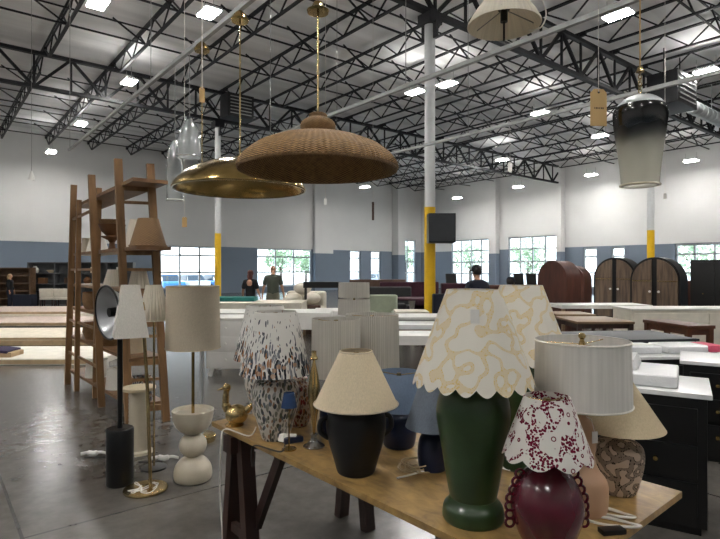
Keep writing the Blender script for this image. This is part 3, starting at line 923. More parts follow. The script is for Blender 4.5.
def lamp(name, label, loc, rz=0): return thing(name, label, 'table lamp', loc, rz)

# two lamps printed with leaves
def leaf_lamp(lab, loc, rz):
    t = lamp('table_lamp', lab, loc, rz)
    base(t, [(.06,0),(.068,.006),(.082,.05),(.112,.16),(.121,.22),(.105,.285),(.06,.315),(.035,.325)], M['flora_base'])
    stem(t, .325, .62)
    shade(t, .18, .107, .33, .64, M['flora_shade'])
    return t
leaf_lamp('front one of the two leaf-printed lamps, round ceramic body with grey and rust leaves', on_table(275.5, 2.72), 0)
leaf_lamp('rear one of the two leaf-printed lamps, its shade peeking out at left', on_table(265, 3.16), 1.7)
t = thing('ceramic_jar', 'rosy floral ceramic jar squeezed behind the front leaf-printed lamp', 'jar', on_table(298, 2.95))
base(t, [(.05,0),(.055,.01),(.075,.07),(.083,.15),(.07,.215),(.045,.24),(.05,.255)], M['flora_pink'], 'body')
m = MB(); m.lathe([(.052,.256),(.05,.262),(.02,.275),(.008,.285),(0,.287)], seg=24); m.build('lid', M['flora_pink'], t)

# brass bird lamp at the corner
t = thing('brass_figurine', 'small brass bird figurine with round body at the left table corner', 'figurine', on_table(234.5, 2.95), 0)
m = MB(); m.ball((.012,0,.06), .062, .88, 28, 18); m.lathe([(0,0),(.05,0),(.052,.008),(.03,.02)], seg=24); m.build('body', M['brass'], t)
m = MB(); m.tube([(-.035,0,.08),(-.048,0,.12),(-.046,0,.17),(-.042,0,.2)], [.024]*6+[.018]*6+[.016]*7, 14, smooth=6); m.build('neck', M['brass'], t)
m = MB(); m.ball((-.042,0,.205), .023, 1, 18, 12); m.cyl((-.055,0,.203), (-.095,0,.19), .010, .002, 10); m.build('head', M['brass'], t)
m = MB(); m.tube([(.065,0,.08),(.085,0,.10),(.1,0,.12)], [.022,.016,.006], 10); m.build('tail', M['brass'], t)
# mini navy lamp
t = lamp('mini_lamp', 'tiny lamp with a navy cone shade in front of the leaf-printed lamp', on_table(289, 2.55))
base(t, [(.035,0),(.035,.006),(.012,.012),(.006,.016)], M['brass'], k=0)
stem(t, .014, .235, .0035, 'brass', False)
shade(t, .038, .025, .2, .268, M['navy_cloth'], 32, wire=False)
m = MB(); m.cyl((0,0,.225), (0,0,.262), .0245, seg=24); m.build('shade_cap', M['navy_cloth'], t)
# brass leaf candlestick lamp
t = thing('candlestick', 'slender brass leaf-shaped candlestick on a clear glass foot, left of the black lamp', 'candlestick', on_table(314, 2.59))
base(t, [(.05,0),(.052,.006),(.04,.014),(.02,.03),(.014,.05),(.02,.062)], M['crystal'], 'glass_foot')
m = MB(); m.lathe(spline([(.006,.06),(.012,.12),(.024,.2),(.03,.27),(.02,.345),(.008,.4),(.006,.42)],4), seg=24, mod=lambda r,z,th,i:(r*(.62+.38*abs(cos(th))), z)); m.build('leaf_stem', M['brass'], t)
m = MB(); m.lathe([(0,.415),(.018,.418),(.02,.425),(.012,.44),(.012,.46),(0,.46)], seg=20); m.build('candle_cup', M['brass'], t)

# black jug lamp
t = lamp('table_lamp', 'squat black jug lamp with a cream cone shade near the middle of the table edge', on_table(356, 2.27), .2)
base(t, [(.072,0),(.08,.008),(.092,.05),(.115,.13),(.126,.2),(.118,.25),(.085,.28),(.05,.29),(.045,.3)], M['black_matte'], 'jug')
for s in (1, -1):
    m = MB(); m.tube([(s*.112,0,.235),(s*.146,0,.225),(s*.152,0,.18),(s*.118,0,.15)], .011, 8, smooth=6)
    m.build('handle', M['black_matte'], t)
stem(t, .3, .5)
shade(t, .176, .068, .284, .51, M['cream'], trim=M['linen'])

# pale grey pleated drums
t = lamp('table_lamp', 'left pale grey pleated drum lamp standing behind the cream cone shade', on_table(336, 2.75))
base(t, [(.06,0),(.075,.01),(.085,.1),(.07,.2),(.03,.25),(.02,.28)], M['navy']); stem(t, .28, .58)
shade(t, .125, .122, .31, .6, M['grey_pleat'], pl=(70,.008))
t = lamp('table_lamp', 'right pale grey pleated drum lamp above the blue shade', on_table(372, 3.0))
base(t, [(.065,0),(.08,.01),(.09,.1),(.07,.2),(.03,.25),(.02,.28)], M['navy']); stem(t, .28, .58)
shade(t, .152, .146, .304, .602, M['grey_pleat'], pl=(80,.008))
t = lamp('table_lamp', 'tall lamp with a two-tier pale drum shade rising behind the pleated drums', on_table(354, 3.25))
base(t, [(.07,0),(.075,.01),(.045,.05),(.03,.2),(.025,.45),(.02,.56)], M['brass'], k=4); stem(t, .56, .76)
shade(t, .097, .095, .58, .672, M['grey_pleat'], pl=(50,.008), name='lower_shade', wire=False)
shade(t, .094, .092, .682, .772, M['grey_pleat'], pl=(50,.008), name='upper_shade')

# blue lamps
t = lamp('table_lamp', 'navy lamp with a light blue tapered shade, right of the cream cone shade', on_table(399, 2.6))
base(t, [(.06,0),(.075,.012),(.085,.08),(.07,.14),(.03,.165),(.02,.18)], M['navy']); stem(t, .18, .33)
shade(t, .128, .104, .185, .358, M['blue_shade'])
t = lamp('table_lamp', 'navy lamp with a blue-grey cone shade tucked left of the tall green lamp', on_table(433, 2.3))
base(t, [(.05,0),(.06,.012),(.066,.07),(.058,.13),(.03,.17),(.018,.185)], M['navy']); stem(t, .185, .34)
shade(t, .118, .058, .182, .365, M['blue_grey'])

# tall green lamps with scalloped shades
def green_lamp(lab, loc, rz):
    t = lamp('table_lamp', lab, loc, rz)
    base(t, [(.1,0),(.104,.012),(.1,.045),(.086,.062),(.08,.075)], M['green'], 'foot')
    m = MB(); m.lathe([(0,.072)]+spline([(.078,.072),(.088,.12),(.104,.22),(.122,.33),(.124,.38),(.108,.435),(.07,.465),(.045,.475)], 5)+[(0,.475)], seg=52); m.build('body', M['green'], t)
    stem(t, .475, .765)
    shade(t, .204, .09, .47, .782, M['yellow_squig'], scallop=(20, .022), trim=None)
    return t
g1 = green_lamp('tall dark green jar lamp with a white and yellow scalloped shade at the front', on_table(473, 1.85), .0)
m = MB(); m.box((-.02,-.125,.70), (.028,.004,.045), rz=-.1); m.build('price_sticker', M['paper'], g1)
green_lamp('twin green lamp with the same yellow scalloped shade, half hidden behind the front one', on_table(521, 2.35), .9)

# maroon lamp
t = lamp('table_lamp', 'round maroon vase lamp with beaded sides and a maroon dotted scalloped shade', on_table(547, 1.655), 0)
base(t, [(.05,0),(.062,.006),(.085,.04),(.107,.11),(.104,.16),(.08,.215),(.045,.25),(.03,.265),(.032,.28)], M['maroon'], 'vase')
for s in (1, -1):
    m = MB()
    for i in range(7):
        f = i/6; z = .075+.15*f
        r = .104 if z < .14 else .108-.0028*((z-.13)*100)**1.12
        m.tube([(s*(r+.010+.013*cos(b)), 0, z+.0135*sin(b)) for b in [2*PI*k/14 for k in range(14)]], .0045, 6, closed=True)
    m.build('looped_trim', M['maroon'], t)
stem(t, .28, .44)
shade(t, .133, .068, .285, .462, M['red_squig'], scallop=(9, .02))
# white drum lamp on blush gourd
t = lamp('table_lamp', 'blush ceramic gourd lamp under a white silk drum shade', on_table(582, 1.91), .3)
base(t, [(.075,0),(.082,.008),(.087,.06),(.082,.11),(.055,.15),(.043,.19),(.047,.25),(.04,.3),(.022,.325),(.02,.34)], M['blush'], 'gourd')
stem(t, .34, .585)
shade(t, .163, .158, .376, .602, M['white_shade'], trim=M['ivory'])
m = MB(); m.ball((0,0,.615), .013, .9, 14, 8); m.cyl((0,0,.585), (0,0,.605), .008, seg=10); m.build('finial', M['brass'], t)
m = MB(); m.box((.012,-.05,.27), (.022,.003,.04)); m.tube([(.012,-.048,.29),(.01,-.035,.33),(0,-.022,.335)], .0012, 4); m.build('price_tag', M['paper'], t)
# vine lamp
t = lamp('table_lamp', 'beige lamp with black vine pattern and a beige cone shade at the right corner', on_table(617.5, 2.07), 0)
base(t, [(.058,0),(.066,.006),(.08,.05),(.093,.12),(.09,.17),(.06,.2),(.03,.21),(.02,.222)], M['vine'])
stem(t, .222, .41)
shade(t, .166, .05, .25, .428, M['beige_shade'])

# cords, cards and papers on the table
def cord(name, lab, pts, r, mat, k=8):
    m = MB(); m.tube(pts, r, 7, smooth=k)
    return tag(m.build(name, mat), lab, 'cord')
def tp(px, yd, dz=.004): 
    p = on_table(px, yd); return (p.x, p.y, TZ+dz)
def at_y(py): return F*(EYE-TZ)/(py-269.5)
def tq(px, py, dz=.004): return tp(px, at_y(py), dz)
cord('lamp_cord', 'white lamp cord stretched on the table in front of the navy lamps', [tq(397,479),tq(410,476),tq(420,473),tq(432,471),tq(445,470)], .004, M['cord_white'])
cx, cy = X(419, 2.3), 2.3
c = []
for i in range(60):
    a = i*.52
    c.append((cx+(.068+.016*sin(a*.31))*cos(a)+.012*sin(a*.17), cy+(.05+.012*cos(a*.23))*sin(a), TZ+.006+.028*abs(sin(a*.5+i*.03))*(i % 9 > 2)))
cord('coiled_cord', 'tangled clear cord coil lying beside the black jug lamp', c, .0028, M['cord_beige'], 3)
for (lab, a, b, cc) in (('looped white cord lying front-most at the right table end', (585,520), (640,528), .012), ('looped white cord lying just behind the front one at the right table end', (590,510), (634,519), .016)):
    p0, p1 = tq(*a), tq(*b)
    pts = []
    for i in range(26):
        f = .5-.5*cos(i/25*PI*4)
        pts.append((p0[0]+(p1[0]-p0[0])*f+.006*sin(i*1.3), p0[1]+(p1[1]-p0[1])*f+.03*sin(i/25*PI*4)+.006*i/25, TZ+cc*.3+.002+.002*sin(i)))
    cord('looped_cord', lab, pts, .0038, M['cord_white'], 3)
e = Vector((X(246, 2.8), 2.8, 0))
p = FL+TU*.2
cord('power_cord', 'white cord hanging down over the left table edge in front of the trestle', [tq(256,428,.005), tq(249,437,.006), (p.x-.012,p.y-.02,TZ+.008), (p.x-.03,p.y-.035,TZ-.06), (p.x-.035,p.y-.04,TZ-.3), (p.x-.02,p.y-.05,TZ-.55), (p.x-.03,p.y-.05,.05), (p.x-.03,p.y-.06,.012), (p.x+.06,p.y-.2,.008)], .0035, M['cord_white'])
p = FL+TU*.53
cord('power_cord', 'dark cord drooping in a short loop over the table edge beneath the mini lamp', [tq(285,446,.006), tq(280,453,.006), (p.x-.02,p.y-.03,TZ+.006), (p.x-.035,p.y-.04,TZ-.04), (p.x-.03,p.y-.04,TZ-.09), (p.x-.02,p.y-.04,TZ-.06), (p.x-.02,p.y-.035,TZ-.02)], .004, M['cord_dark'])
t = thing('cord_bundle', 'navy plug bundle with a white wrap on the table edge beneath the leaf-printed lamp', 'cord bundle', tq(291, 443, 0), .3)
m = MB(); m.box((.01,0,.016), (.1,.04,.03), rz=.2, bev=.012, seg=3); m.build('plug_bundle', M['navy'], t)
m = MB(); m.box((-.035,.012,.028), (.05,.045,.035), rz=.6, bev=.012, taper=(.6,.7)); m.box((.005,.005,.036), (.045,.02,.014), rz=-.4, bev=.004); m.build('wrap', M['paper'], t)
t = thing('cord_card', 'small white card with dark printed side lying right of the green foot', 'card', tq(512, 467, 0), .7)
m = MB(); m.box((0,0,.006), (.1,.05,.012), bev=.003); m.build('card', M['paper'], t)
m = MB(); m.box((.012,0,.0128), (.05,.04,.0014)); m.build('dark_panel', M['navy'], t)
p = on_table(520.5, 1.86)
m = MB(); m.box((0,0,.06), (.022,.004,.12), M=Matrix.Rotation(.32, 4, 'Y'))
o = m.build('kraft_slip', M['kraft'], loc=(p.x, p.y+.0, TZ), rz=.2); tag(o, 'upright tan card slip behind the maroon vase', 'tag')
m = MB(); m.box((0,0,.008), (.08,.035,.016), bev=.003)
o = m.build('black_box', M['black'], loc=tq(612, 533, 0), rz=.15); tag(o, 'small flat black box at the front right of the table', 'box')

# ------------------------------------------------------------------ floor lamps
def gp(px, yd): return (X(px, yd), yd, 0)
t = thing('floor_lamp', 'black floor lamp with a tall cylinder foot and a tilted round reflector', 'floor lamp', gp(120, 4.03))
m = MB(); m.lathe([(0,0),(.09,0),(.097,.01),(.097,.41),(.09,.42),(0,.42)], seg=40); m.build('foot', M['black'], t)
m = MB(); m.cyl((0,0,.42), (0,0,1.24), .019, seg=16); m.build('pole', M['black'], t)
d = Vector((-.62,-.72,-.06)).normalized()
Rm = d.to_track_quat('Z', 'Y').to_matrix().to_4x4()
c0 = Vector((-.045,-.06,1.285))
m = MB(); m.lathe(spline([(.03,-.12),(.09,-.1),(.15,-.045),(.19,.02)], 4)+[(.196,.022)]+spline([(.185,.018),(.145,-.04),(.085,-.092),(0,-.105)], 4), c0, 48, M=Rm); m.build('reflector', M['spot_in'], t)
m = MB(); m.tube([c0+Rm@Vector((.196*cos(a), .196*sin(a), .02)) for a in [2*PI*i/48 for i in range(48)]], .008, 8, closed=True); m.build('reflector_rim', M['black'], t)
m = MB(); m.lathe([(0,-.1),(.03,-.1),(.034,-.05),(.034,.01),(0,.012)], c0, 20, M=Rm); m.build('bulb_holder', M['black'], t)

t = thing('floor_lamp', 'slim brass floor lamp with a round foot and white pyramid shade', 'floor lamp', gp(145.5, 3.92))
m = MB(); m.lathe([(0,0),(.15,0),(.153,.008),(.15,.016),(.03,.022),(.022,.05),(0,.05)], (0,0,0), 48); m.build('foot', M['brass'], t)
m = MB(); m.tube([(.045,-.02,.02),(.02,-.01,.7),(-.02,0,1.30)], .0125, 10); m.build('pole', M['brass'], t)
def pyramid(t, c, wb, wt, z0, z1, mat, rz, name='lamp_shade'):
    m = MB(); Rz = Matrix.Rotation(rz, 4, 'Z')
    rows = []
    for (w, z) in ((wb, z0), (wt, z1), (wt-.006, z1), (wb-.006, z0)):
        rows.append([m.bm.verts.new(Vector(c)+Rz@Vector((sx*w/2, sy*w/2, z))) for sx, sy in ((-1,-1),(1,-1),(1,1),(-1,1))])
    for i in range(4):
        a, b = rows[i], rows[(i+1) % 4]
        for k in range(4): m._face([a[k], a[(k+1)%4], b[(k+1)%4], b[k]])
    return m.build(name, mat, t, smooth=False)
pyramid(t, (-.085,-.06,0), .225, .115, 1.12, 1.49, M['ivory'], .5)
m = MB(); m.cyl((-.02,0,1.30), (-.03,0,1.36), .02, seg=12); m.build('socket', M['brass'], t)
m = MB()
random.seed(3)
pts = [(.0+.11*cos(a*1.0)*(.6+.4*sin(a*1.7)), .0-.03+.09*sin(a*1.3), .024+.005*(i % 4)) for i, a in enumerate([i*.8 for i in range(24)])]
m.tube(pts, .004, 6, smooth=3); m.build('coiled_cord', M['cord_white'], t)

t = thing('floor_lamp', 'dark slim floor lamp with a white fluted bell shade behind the pyramid shade', 'floor lamp', gp(154, 4.35))
m = MB(); m.lathe([(0,0),(.1,0),(.1,.012),(.015,.02),(0,.02)], (0,0,0), 32); m.build('foot', M['black'], t)
m = MB(); m.cyl((0,0,.02), (0,0,1.3), .009, seg=10); m.build('pole', M['brass'], t)
shade(t, .125, .06, 1.19, 1.475, M['pleat_cream'], pl=(26,.03))

t = thing('floor_lamp', 'stacked off-white ceramic floor lamp, dome, ball and bowl, with a linen drum shade', 'floor lamp', gp(193, 4.12))
base(t, [(.12,0),(.135,.008),(.143,.05),(.13,.11),(.09,.16),(.05,.178)], M['offwhite'], 'dome')
m = MB(); m.ball((0,0,.265), .103, .93, 32, 18); m.build('ball', M['offwhite'], t)
m = MB(); m.lathe([(0,.35)]+spline([(.05,.35),(.1,.38),(.14,.44),(.156,.53)],5)+[(.15,.535),(.13,.51),(0,.505)], seg=48); m.build('bowl', M['offwhite'], t)
m = MB(); m.cyl((0,0,.505), (0,0,1.4), .012, seg=12); m.build('pole', M['brass_dark'], t)
shade(t, .203, .196, 1.0, 1.475, M['linen'], trim=M['beige_shade'])
t = thing('floor_lamp', 'brass floor lamp with a thick disc foot, half hidden behind the stacked ceramic lamp', 'floor lamp', gp(202, 5.05))
m = MB(); m.lathe([(0,0),(.12,0),(.125,.02),(.125,.055),(.11,.065),(0,.065)], (0,0,0), 40); m.build('foot', M['brass'], t)
m = MB(); m.cyl((0,0,.065), (0,0,1.3), .014, seg=12); m.build('pole', M['galv'], t)
shade(t, .14, .12, 1.02, 1.36, M['cream'])
t = thing('pedestal', 'white ribbed column pedestal standing on the floor behind the black cylinder foot', 'pedestal', gp(139, 4.72))
m = MB(); m.lathe([(0,0),(.115,0),(.115,.02),(.085,.03)]+[(.083+.003*(i % 2), .04+i*.017) for i in range(30)]+[(.085,.55),(0,.55)], seg=40); m.build('shaft', M['offwhite'], t)
m = MB(); m.lathe([(0,.55),(.135,.55),(.14,.56),(.14,.575),(0,.575)], seg=40); m.build('top_plate', M['sand'], t)
for (a, b, yd, lab) in ((81, 106, 4.63, 'white crumpled cord sleeve lying on the floor left of the black foot'), (151, 178, 4.52, 'white wrapped cord with black plug lying on the floor right of the pedestal')):
    t = thing('cord_bundle', lab, 'cord bundle', gp((a+b)/2, yd), .05)
    L = (b-a)/F*yd
    m = MB(); m.tube([(-L/2,0,.02),(-L/4,.02,.024),(0,-.01,.026),(L/4,.012,.03),(L/2,.0,.024)], [.014]*7+[.022]*9+[.012]*9, 8, smooth=6); m.build('sleeve', M['paper'], t)
    m = MB(); m.tube([(-L/2-.08 if a > 100 else L/2,-.05,.01),(-L/2 if a > 100 else L/2+.02,-.05,.01),(-L/4,-.05,.01),(0,-.045,.01)], .009, 6, smooth=4); m.build('plug_lead', M['cord_dark'], t)

# ------------------------------------------------------------------ ladder shelf
def wpt(px, py, yd): return Vector((X(px, yd), yd, Zp(py, yd)))
P = [((74,185),(67.5,384),7.55), ((91.5,175),(101.5,407),6.4), ((118,159),(129,424),5.6), ((150,164),(166,421),5.72)]
ls = thing('ladder_shelf', 'tall oak ladder shelf unit holding shades and baskets', 'shelf', gp(110, 6.3))
L0 = Vector(ls.location)
posts = []
for (tx, ty), (bx, by), yd in P:
    yb = F*EYE/(by-269.5)
    a = Vector((X(bx, yb), yb, 0)); b = wpt(tx, ty, yd+(yb-yd)*.3)
    posts.append((a, b))
    m = MB(); m.bar(a-L0, b-L0, .075, .05, up=(.6,-.8,0)); m.build('post', M['shelfwood'], ls)
for (tx, ty), (bx, by), yd in (((79,200),(76.7,391),7.2), ((99,188),(95,398),6.75)):
    yb = F*EYE/(by-269.5)
    a = Vector((X(bx, yb), yb, 0)); b = wpt(tx, ty, yd)
    m = MB(); m.bar(a-L0, b-L0, .06, .045, up=(.6,-.8,0)); m.build('rear_post', M['shelfwood'], ls)
def post_at(i, z):
    a, b = posts[i]; f = (z-a.z)/(b.z-a.z); return a+(b-a)*f
for i, j in ((0,1),(2,3)):
    for z in (2.3, 1.6, .9, .45):
        m = MB(); m.bar(post_at(i,z)-L0, post_at(j,z)-L0, .025, .03); m.build('rung', M['shelfwood'], ls)
SV = Vector((.8,.6,0))
shelf_z = (2.5, 1.83, 1.4, 1.08, .68, .2)
for k, z in enumerate(shelf_z):
    # board: from the far ladder to the near one, resting on the frame
    a0, a1 = post_at(0, z), post_at(2, z); c1 = post_at(3, z)
    dd = (a1-a0); dd.z = 0; dd.normalize()
    dep = .36
    n = Vector((-dd.y, dd.x, 0)); n = n if n.dot(SV) > 0 else -n
    ext = .44 if k < 2 else .06
    q = [a0-dd*.04+n*.02, a1+dd*ext+n*.02, a1+dd*ext+n*dep, a0-dd*.04+n*dep]
    m = MB(); m.slab([(p.x-L0.x, p.y-L0.y) for p in q], z-.035, z); m.build('shelf_board', M['shelfboard'], ls)
    m = MB(); m.bar(a1-L0-Vector((0,0,.05)), c1-L0-Vector((0,0,.05)), .03, .06); m.build('shelf_rail', M['shelfwood'], ls)
def on_shelf(k, f, d=.18):
    z = shelf_z[k]; a0, a1 = post_at(0, z), post_at(2, z); dd = (a1-a0); dd.z = 0; L = dd.length; dd.normalize()
    n = Vector((-dd.y, dd.x, 0)); n = n if n.dot(SV) > 0 else -n
    p = a0+dd*(L*f)+n*d; return (p.x, p.y, z)
def sh_item(name, lab, cat, k, f, d=.18): return thing(name, lab, cat, on_shelf(k, f, d))
t = sh_item('basket_shade', 'large tapered woven seagrass shade on the upper shelf at the near end', 'lamp shade', 1, 1.1, .19)
m = MB()
m.lathe([(.182,0),(.1,.29),(.088,.29),(.17,0)], seg=40, closed=True)
m.build('woven_shade', M['basket'], t)
m = MB(); m.tube([(.177*cos(a), .177*sin(a), .01) for a in [2*PI*i/40 for i in range(40)]], .011, 6, closed=True); m.build('woven_rim', M['basket'], t)
def shelf_shade(lab, k, f, rb, rt, h, mat, d=.18, pl=None):
    t = sh_item('spare_shade', lab, 'lamp shade', k, f, d); shade(t, rb, rt, .001, h, mat, pl=pl, seg=36); return t
shelf_shade('grey-beige drum shade at the far end of the upper shelf', 1, .1, .11, .1, .2, M['linen'])
shelf_shade('white cone shade near the far end of the upper shelf', 1, .27, .14, .07, .27, M['ivory'])
shelf_shade('cream pleated cone shade on the upper shelf beside the woven seagrass one', 1, .8, .13, .06, .34, M['pleat_cream'], pl=(30,.02), d=.28)
for i, (lab) in enumerate(('lower brown turned bowl under the wicker tray on the upper shelf', 'upper brown turned bowl stacked under the wicker tray')):
    t = thing('wooden_bowl', lab, 'bowl', Vector(on_shelf(1, .56))+Vector((0,0,0)))
    if i == 0:
        m = MB(); m.lathe([(0,0),(.05,0),(.03,.03),(.025,.07),(.04,.09),(.11,.12),(.1,.125),(0,.11)], seg=32)
    else:
        m = MB(); m.lathe([(0,-.0),(.05,0),(.1,.04),(.13,.1),(.12,.1),(.09,.05),(0,.02)], seg=32)
        t.location = Vector(on_shelf(1, .56))+Vector((0,0,.126*1.4))
    bmesh.ops.scale(m.bm, vec=(1.2,1.2,1.4), verts=m.bm.verts[:]); m.build('bowl', M['bowl'], t)
t = thing('wicker_tray', 'round wicker tray lying on top of the stacked wooden bowls', 'tray', Vector(on_shelf(1, .56))+Vector((0,0,.23*1.4)))
m = MB(); m.lathe([(0,0),(.13,0),(.15,.05),(.142,.05),(.125,.012),(0,.012)], seg=36); m.build('tray', M['basket'], t)
shelf_shade('white pleated bell shade on the middle shelf behind the round reflector', 2, .62, .115, .06, .2, M['pleat_cream'], pl=(24,.03), d=.15)
shelf_shade('white pleated bell shade on the middle shelf by the near post', 2, .97, .11, .07, .2, M['pleat_cream'], pl=(24,.03), d=.18)
for k, f, lab, r in ((3,.22,'round brown basket on the middle shelf at the far end',.15), (4,.25,'round brown basket on the low shelf at the far end',.155), (4,.55,'brown basket in the middle of the low shelf',.15)):
    t = sh_item('round_basket', lab, 'basket', k, f)
    m = MB(); m.lathe([(0,0),(r*.75,0),(r,.1),(r*.92,.21),(r*.86,.215),(r*.9,.1),(r*.7,.014),(0,.014)], seg=40); m.build('basket_body', M['basket'], t)
    m = MB(); m.tube([(r*.89*cos(a), r*.89*sin(a), .214) for a in [2*PI*i/36 for i in range(36)]], .009, 6, closed=True); m.build('basket_rim', M['terracotta'], t)
shelf_shade('white shade on the middle shelf in the middle', 3, .5, .14, .1, .2, M['ivory'])
shelf_shade('cream drum shade on the low shelf near end', 4, .85, .13, .11, .26, M['cream'])
shelf_shade('white drum shade on the bottom shelf at the far end', 5, .3, .15, .13, .22, M['ivory'])
shelf_shade('white drum shade in the middle of the bottom shelf', 5, .65, .15, .13, .24, M['ivory'])
shelf_shade('white leaf-printed shade on the bottom shelf at the near end', 5, .95, .14, .1, .25, M['flora_shade'])

# ------------------------------------------------------------------ furniture floor behind
def rz_of(v): return math.atan2(v.y, v.x)
def table(name, lab, cat, x0, x1, y0, y1, z, top, legm, th=.04, apron=.08, leg=.06, rz=0.0, inset=.05):
    t = thing(name, lab, cat, ((x0+x1)/2, (y0+y1)/2, 0), rz)
    w, d = x1-x0, y1-y0
    m = MB(); m.box((0,0,z-th/2), (w,d,th), bev=.006); m.build('top', top, t)
    if apron:
        m = MB()
        for sx, sy, ww, dd in ((0,-1,w-2*inset,.025),(0,1,w-2*inset,.025),(-1,0,.025,d-2*inset),(1,0,.025,d-2*inset)):
            m.box((sx*(w/2-inset), sy*(d/2-inset), z-th-apron/2), (ww,dd,apron))
        m.build('apron', legm, t)
    for sx in (-1,1):
        for sy in (-1,1):
            m = MB(); m.box((sx*(w/2-inset), sy*(d/2-inset), (z-th)/2), (leg,leg,z-th), taper=(1.15,1.15)); m.build('leg', legm, t)
    return t
def sofa(name, lab, loc, rz, w, mat, d=.9, h=.8, seat=.42, n=2, cat='sofa', rb=.06):
    t = thing(name, lab, cat, loc, rz)
    m = MB(); m.box((0,0,.22), (w,d,.2), bev=.03); m.build('frame', mat, t)
    m = MB(); m.box((0,d/2-.11,(h+.15)/2), (w,.22+rb,h-.15), bev=rb, seg=5); m.build('backrest', mat, t)
    for s in (-1,1):
        m = MB(); m.box((s*(w/2-.09),0,.38), (.18,d,.44), bev=.06, seg=3); m.build('arm', mat, t)
    cw = (w-.4)/n
    for i in range(n):
        m = MB(); m.box((-w/2+.2+cw*(i+.5),-.08,seat-.04), (cw-.01,d-.3,.16), bev=.045, seg=3); m.build('seat_cushion', mat, t)
    for sx in (-1,1):
        for sy in (-1,1):
            m = MB(); m.box((sx*(w/2-.1), sy*(d/2-.1), .06), (.05,.05,.12)); m.build('foot', M['darkwood'], t)
    return t
def chair(lab, loc, rz, mat, group=None, h=.85, w=.5):
    t = thing('dining_chair', lab, 'chair', loc, rz, group)
    m = MB(); m.box((0,0,.45), (w,.5,.09), bev=.03); m.build('seat', mat, t)
    m = MB(); m.box((0,.23,(h+.5)/2), (w,.07,h-.5), bev=.03, M=Matrix.Rotation(-.12,4,'X')); m.build('backrest', mat, t)
    for sx in (-1,1):
        for sy in (-1,1):
            m = MB(); m.bar((sx*(w/2-.05), sy*.2, .42), (sx*(w/2-.03), sy*.23, 0), .035); m.build('leg', M['darkwood'], t)
    return t

# rugs lying in low piles at left, near to far: each rug a thing
def rug(lab, x0, x1, y0, y1, z0, z1, mat, rz=0.0, grp=None):
    t = thing('rug', lab, 'rug', ((x0+x1)/2, (y0+y1)/2, z0), rz)
    w, d, h = x1-x0, y1-y0, z1-z0
    m = MB(); m.box((0,0,h/2), (w,d,h), bev=min(.02,h*.4)); m.build('pile', mat, t)
    m = MB()
    for s in (-1,1): m.box((0, s*(d/2+.004), h/2), (w*.995,.012,h*.6))
    m.build('binding', M['rug_dark'] if mat is M['rug_dark'] else M['rug3'], t)
rug('wide ivory rug nearest the viewer in the left rug area', -9.2, -4.35, 9.0, 10.5, 0, .11, M['rug2'], .02)
rug('tan-edged oatmeal rug, bottom one of the second pile from the front', -11.0, -5.6, 11.3, 13.4, 0, .11, M['rug3'], .03)
rug('cream rug on top of the tan-edged oatmeal rug', -11.0, -5.6, 11.35, 13.3, .11, .17, M['rug1'], .03)
rug('dark-edged grey rug, bottom one of the third pile from the front', -13.0, -7.6, 14.2, 16.3, 0, .1, M['rug_dark'], .03)
rug('dusty rose rug on top of the dark-edged grey rug', -13.0, -7.6, 14.25, 16.2, .1, .2, M['rug4'], .03)
rug('cream rug in the farthest rug pile before the bookcase, lower one', -14.6, -9.2, 17.2, 20.3, 0, .14, M['rug1'], .03)
rug('oatmeal rug in the farthest rug pile before the bookcase, upper one', -14.4, -9.5, 17.5, 20.0, .14, .24, M['rug4'], .03)
t = thing('folded_throw', 'dark plum throw folded over a tan cushion at the left edge', 'throw', (X(5, 9.3), 9.3, .11), .1)
m = MB(); m.box((0,0,.11), (.3,.45,.05), bev=.02, M=Matrix.Rotation(.12,4,'Y')); m.build('throw', M['plum'], t)
m = MB(); m.box((.02,0,.045), (.38,.42,.085), bev=.03); m.build('cushion', M['rug3'], t)

# bookcases against the left wall
def shelving(name, lab, loc, rz, w, h, d, nx, nz, mat):
    t = thing(name, lab, 'bookcase', loc, rz)
    m = MB(); m.box((0,d/2-.01,h/2), (w,.02,h)); m.build('back_panel', mat, t)
    for i in range(nx+1):
        m = MB(); m.box((-w/2+w*i/nx, 0, h/2), (.05,d,h)); m.build('upright', mat, t)
    for j in range(nz+1):
        m = MB(); m.box((0,0,.025+(h-.05)*j/nz), (w,d,.045)); m.build('shelf', mat, t)
    return t
bc = W(-2.4, 0); 
yb = 23.3
bx0, bx1 = X(25, yb), X(140, yb+1.5)
rzb = .12
shelving('bookcase', 'wide dark grey bookcase against the blue wall behind the rugs', ((bx0+bx1)/2, yb+.6, 0), rzb, bx1-bx0, 1.92, .45, 4, 4, M['grey_unit'])
random.seed(11)
cols = [('white_lac','white'),('terracotta','brown'),('cream','cream'),('black','black'),('brown_leather','dark brown')]
for i in range(11):
    s = -.375+.25*(i//3)+(-.075,0,.075)[i % 3]; lv = (3,2,3,1,2)[i % 5]
    zb = .025+(1.92-.05)*lv/4+.0225
    k, cn = cols[i % 5]
    w = bx1-bx0
    px = (bx0+bx1)/2+cos(rzb)*s*w; py = yb+.6+sin(rzb)*s*w
    m = MB()
    if i % 3 == 0: m.lathe(spline([(.1,0),(.16,.08),(.14,.2),(.07,.26),(.08,.3)],3)+[(0,.3)], seg=20)
    elif i % 3 == 1: m.box((0,0,.13), (.3,.26,.26), bev=.02)
    else: m.lathe([(0,0),(.08,0),(.17,.12),(.16,.13),(.07,.03),(0,.03)], seg=20)
    o = m.build(('vase','storage_box','bowl')[i % 3], M[k], loc=(px, py-.03, zb))
    tag(o, '%s %s standing on the far dark grey bookcase' % (cn, ('vase','box','bowl')[i % 3]), ('vase','box','bowl')[i % 3], 'decor on the dark grey bookcase')
shelving('shelf_unit', 'low brown shelving unit at the far left edge', (X(4, 22.6), 22.9, 0), .1, 1.9, 1.68, .5, 1, 5, M['brown_unit'])
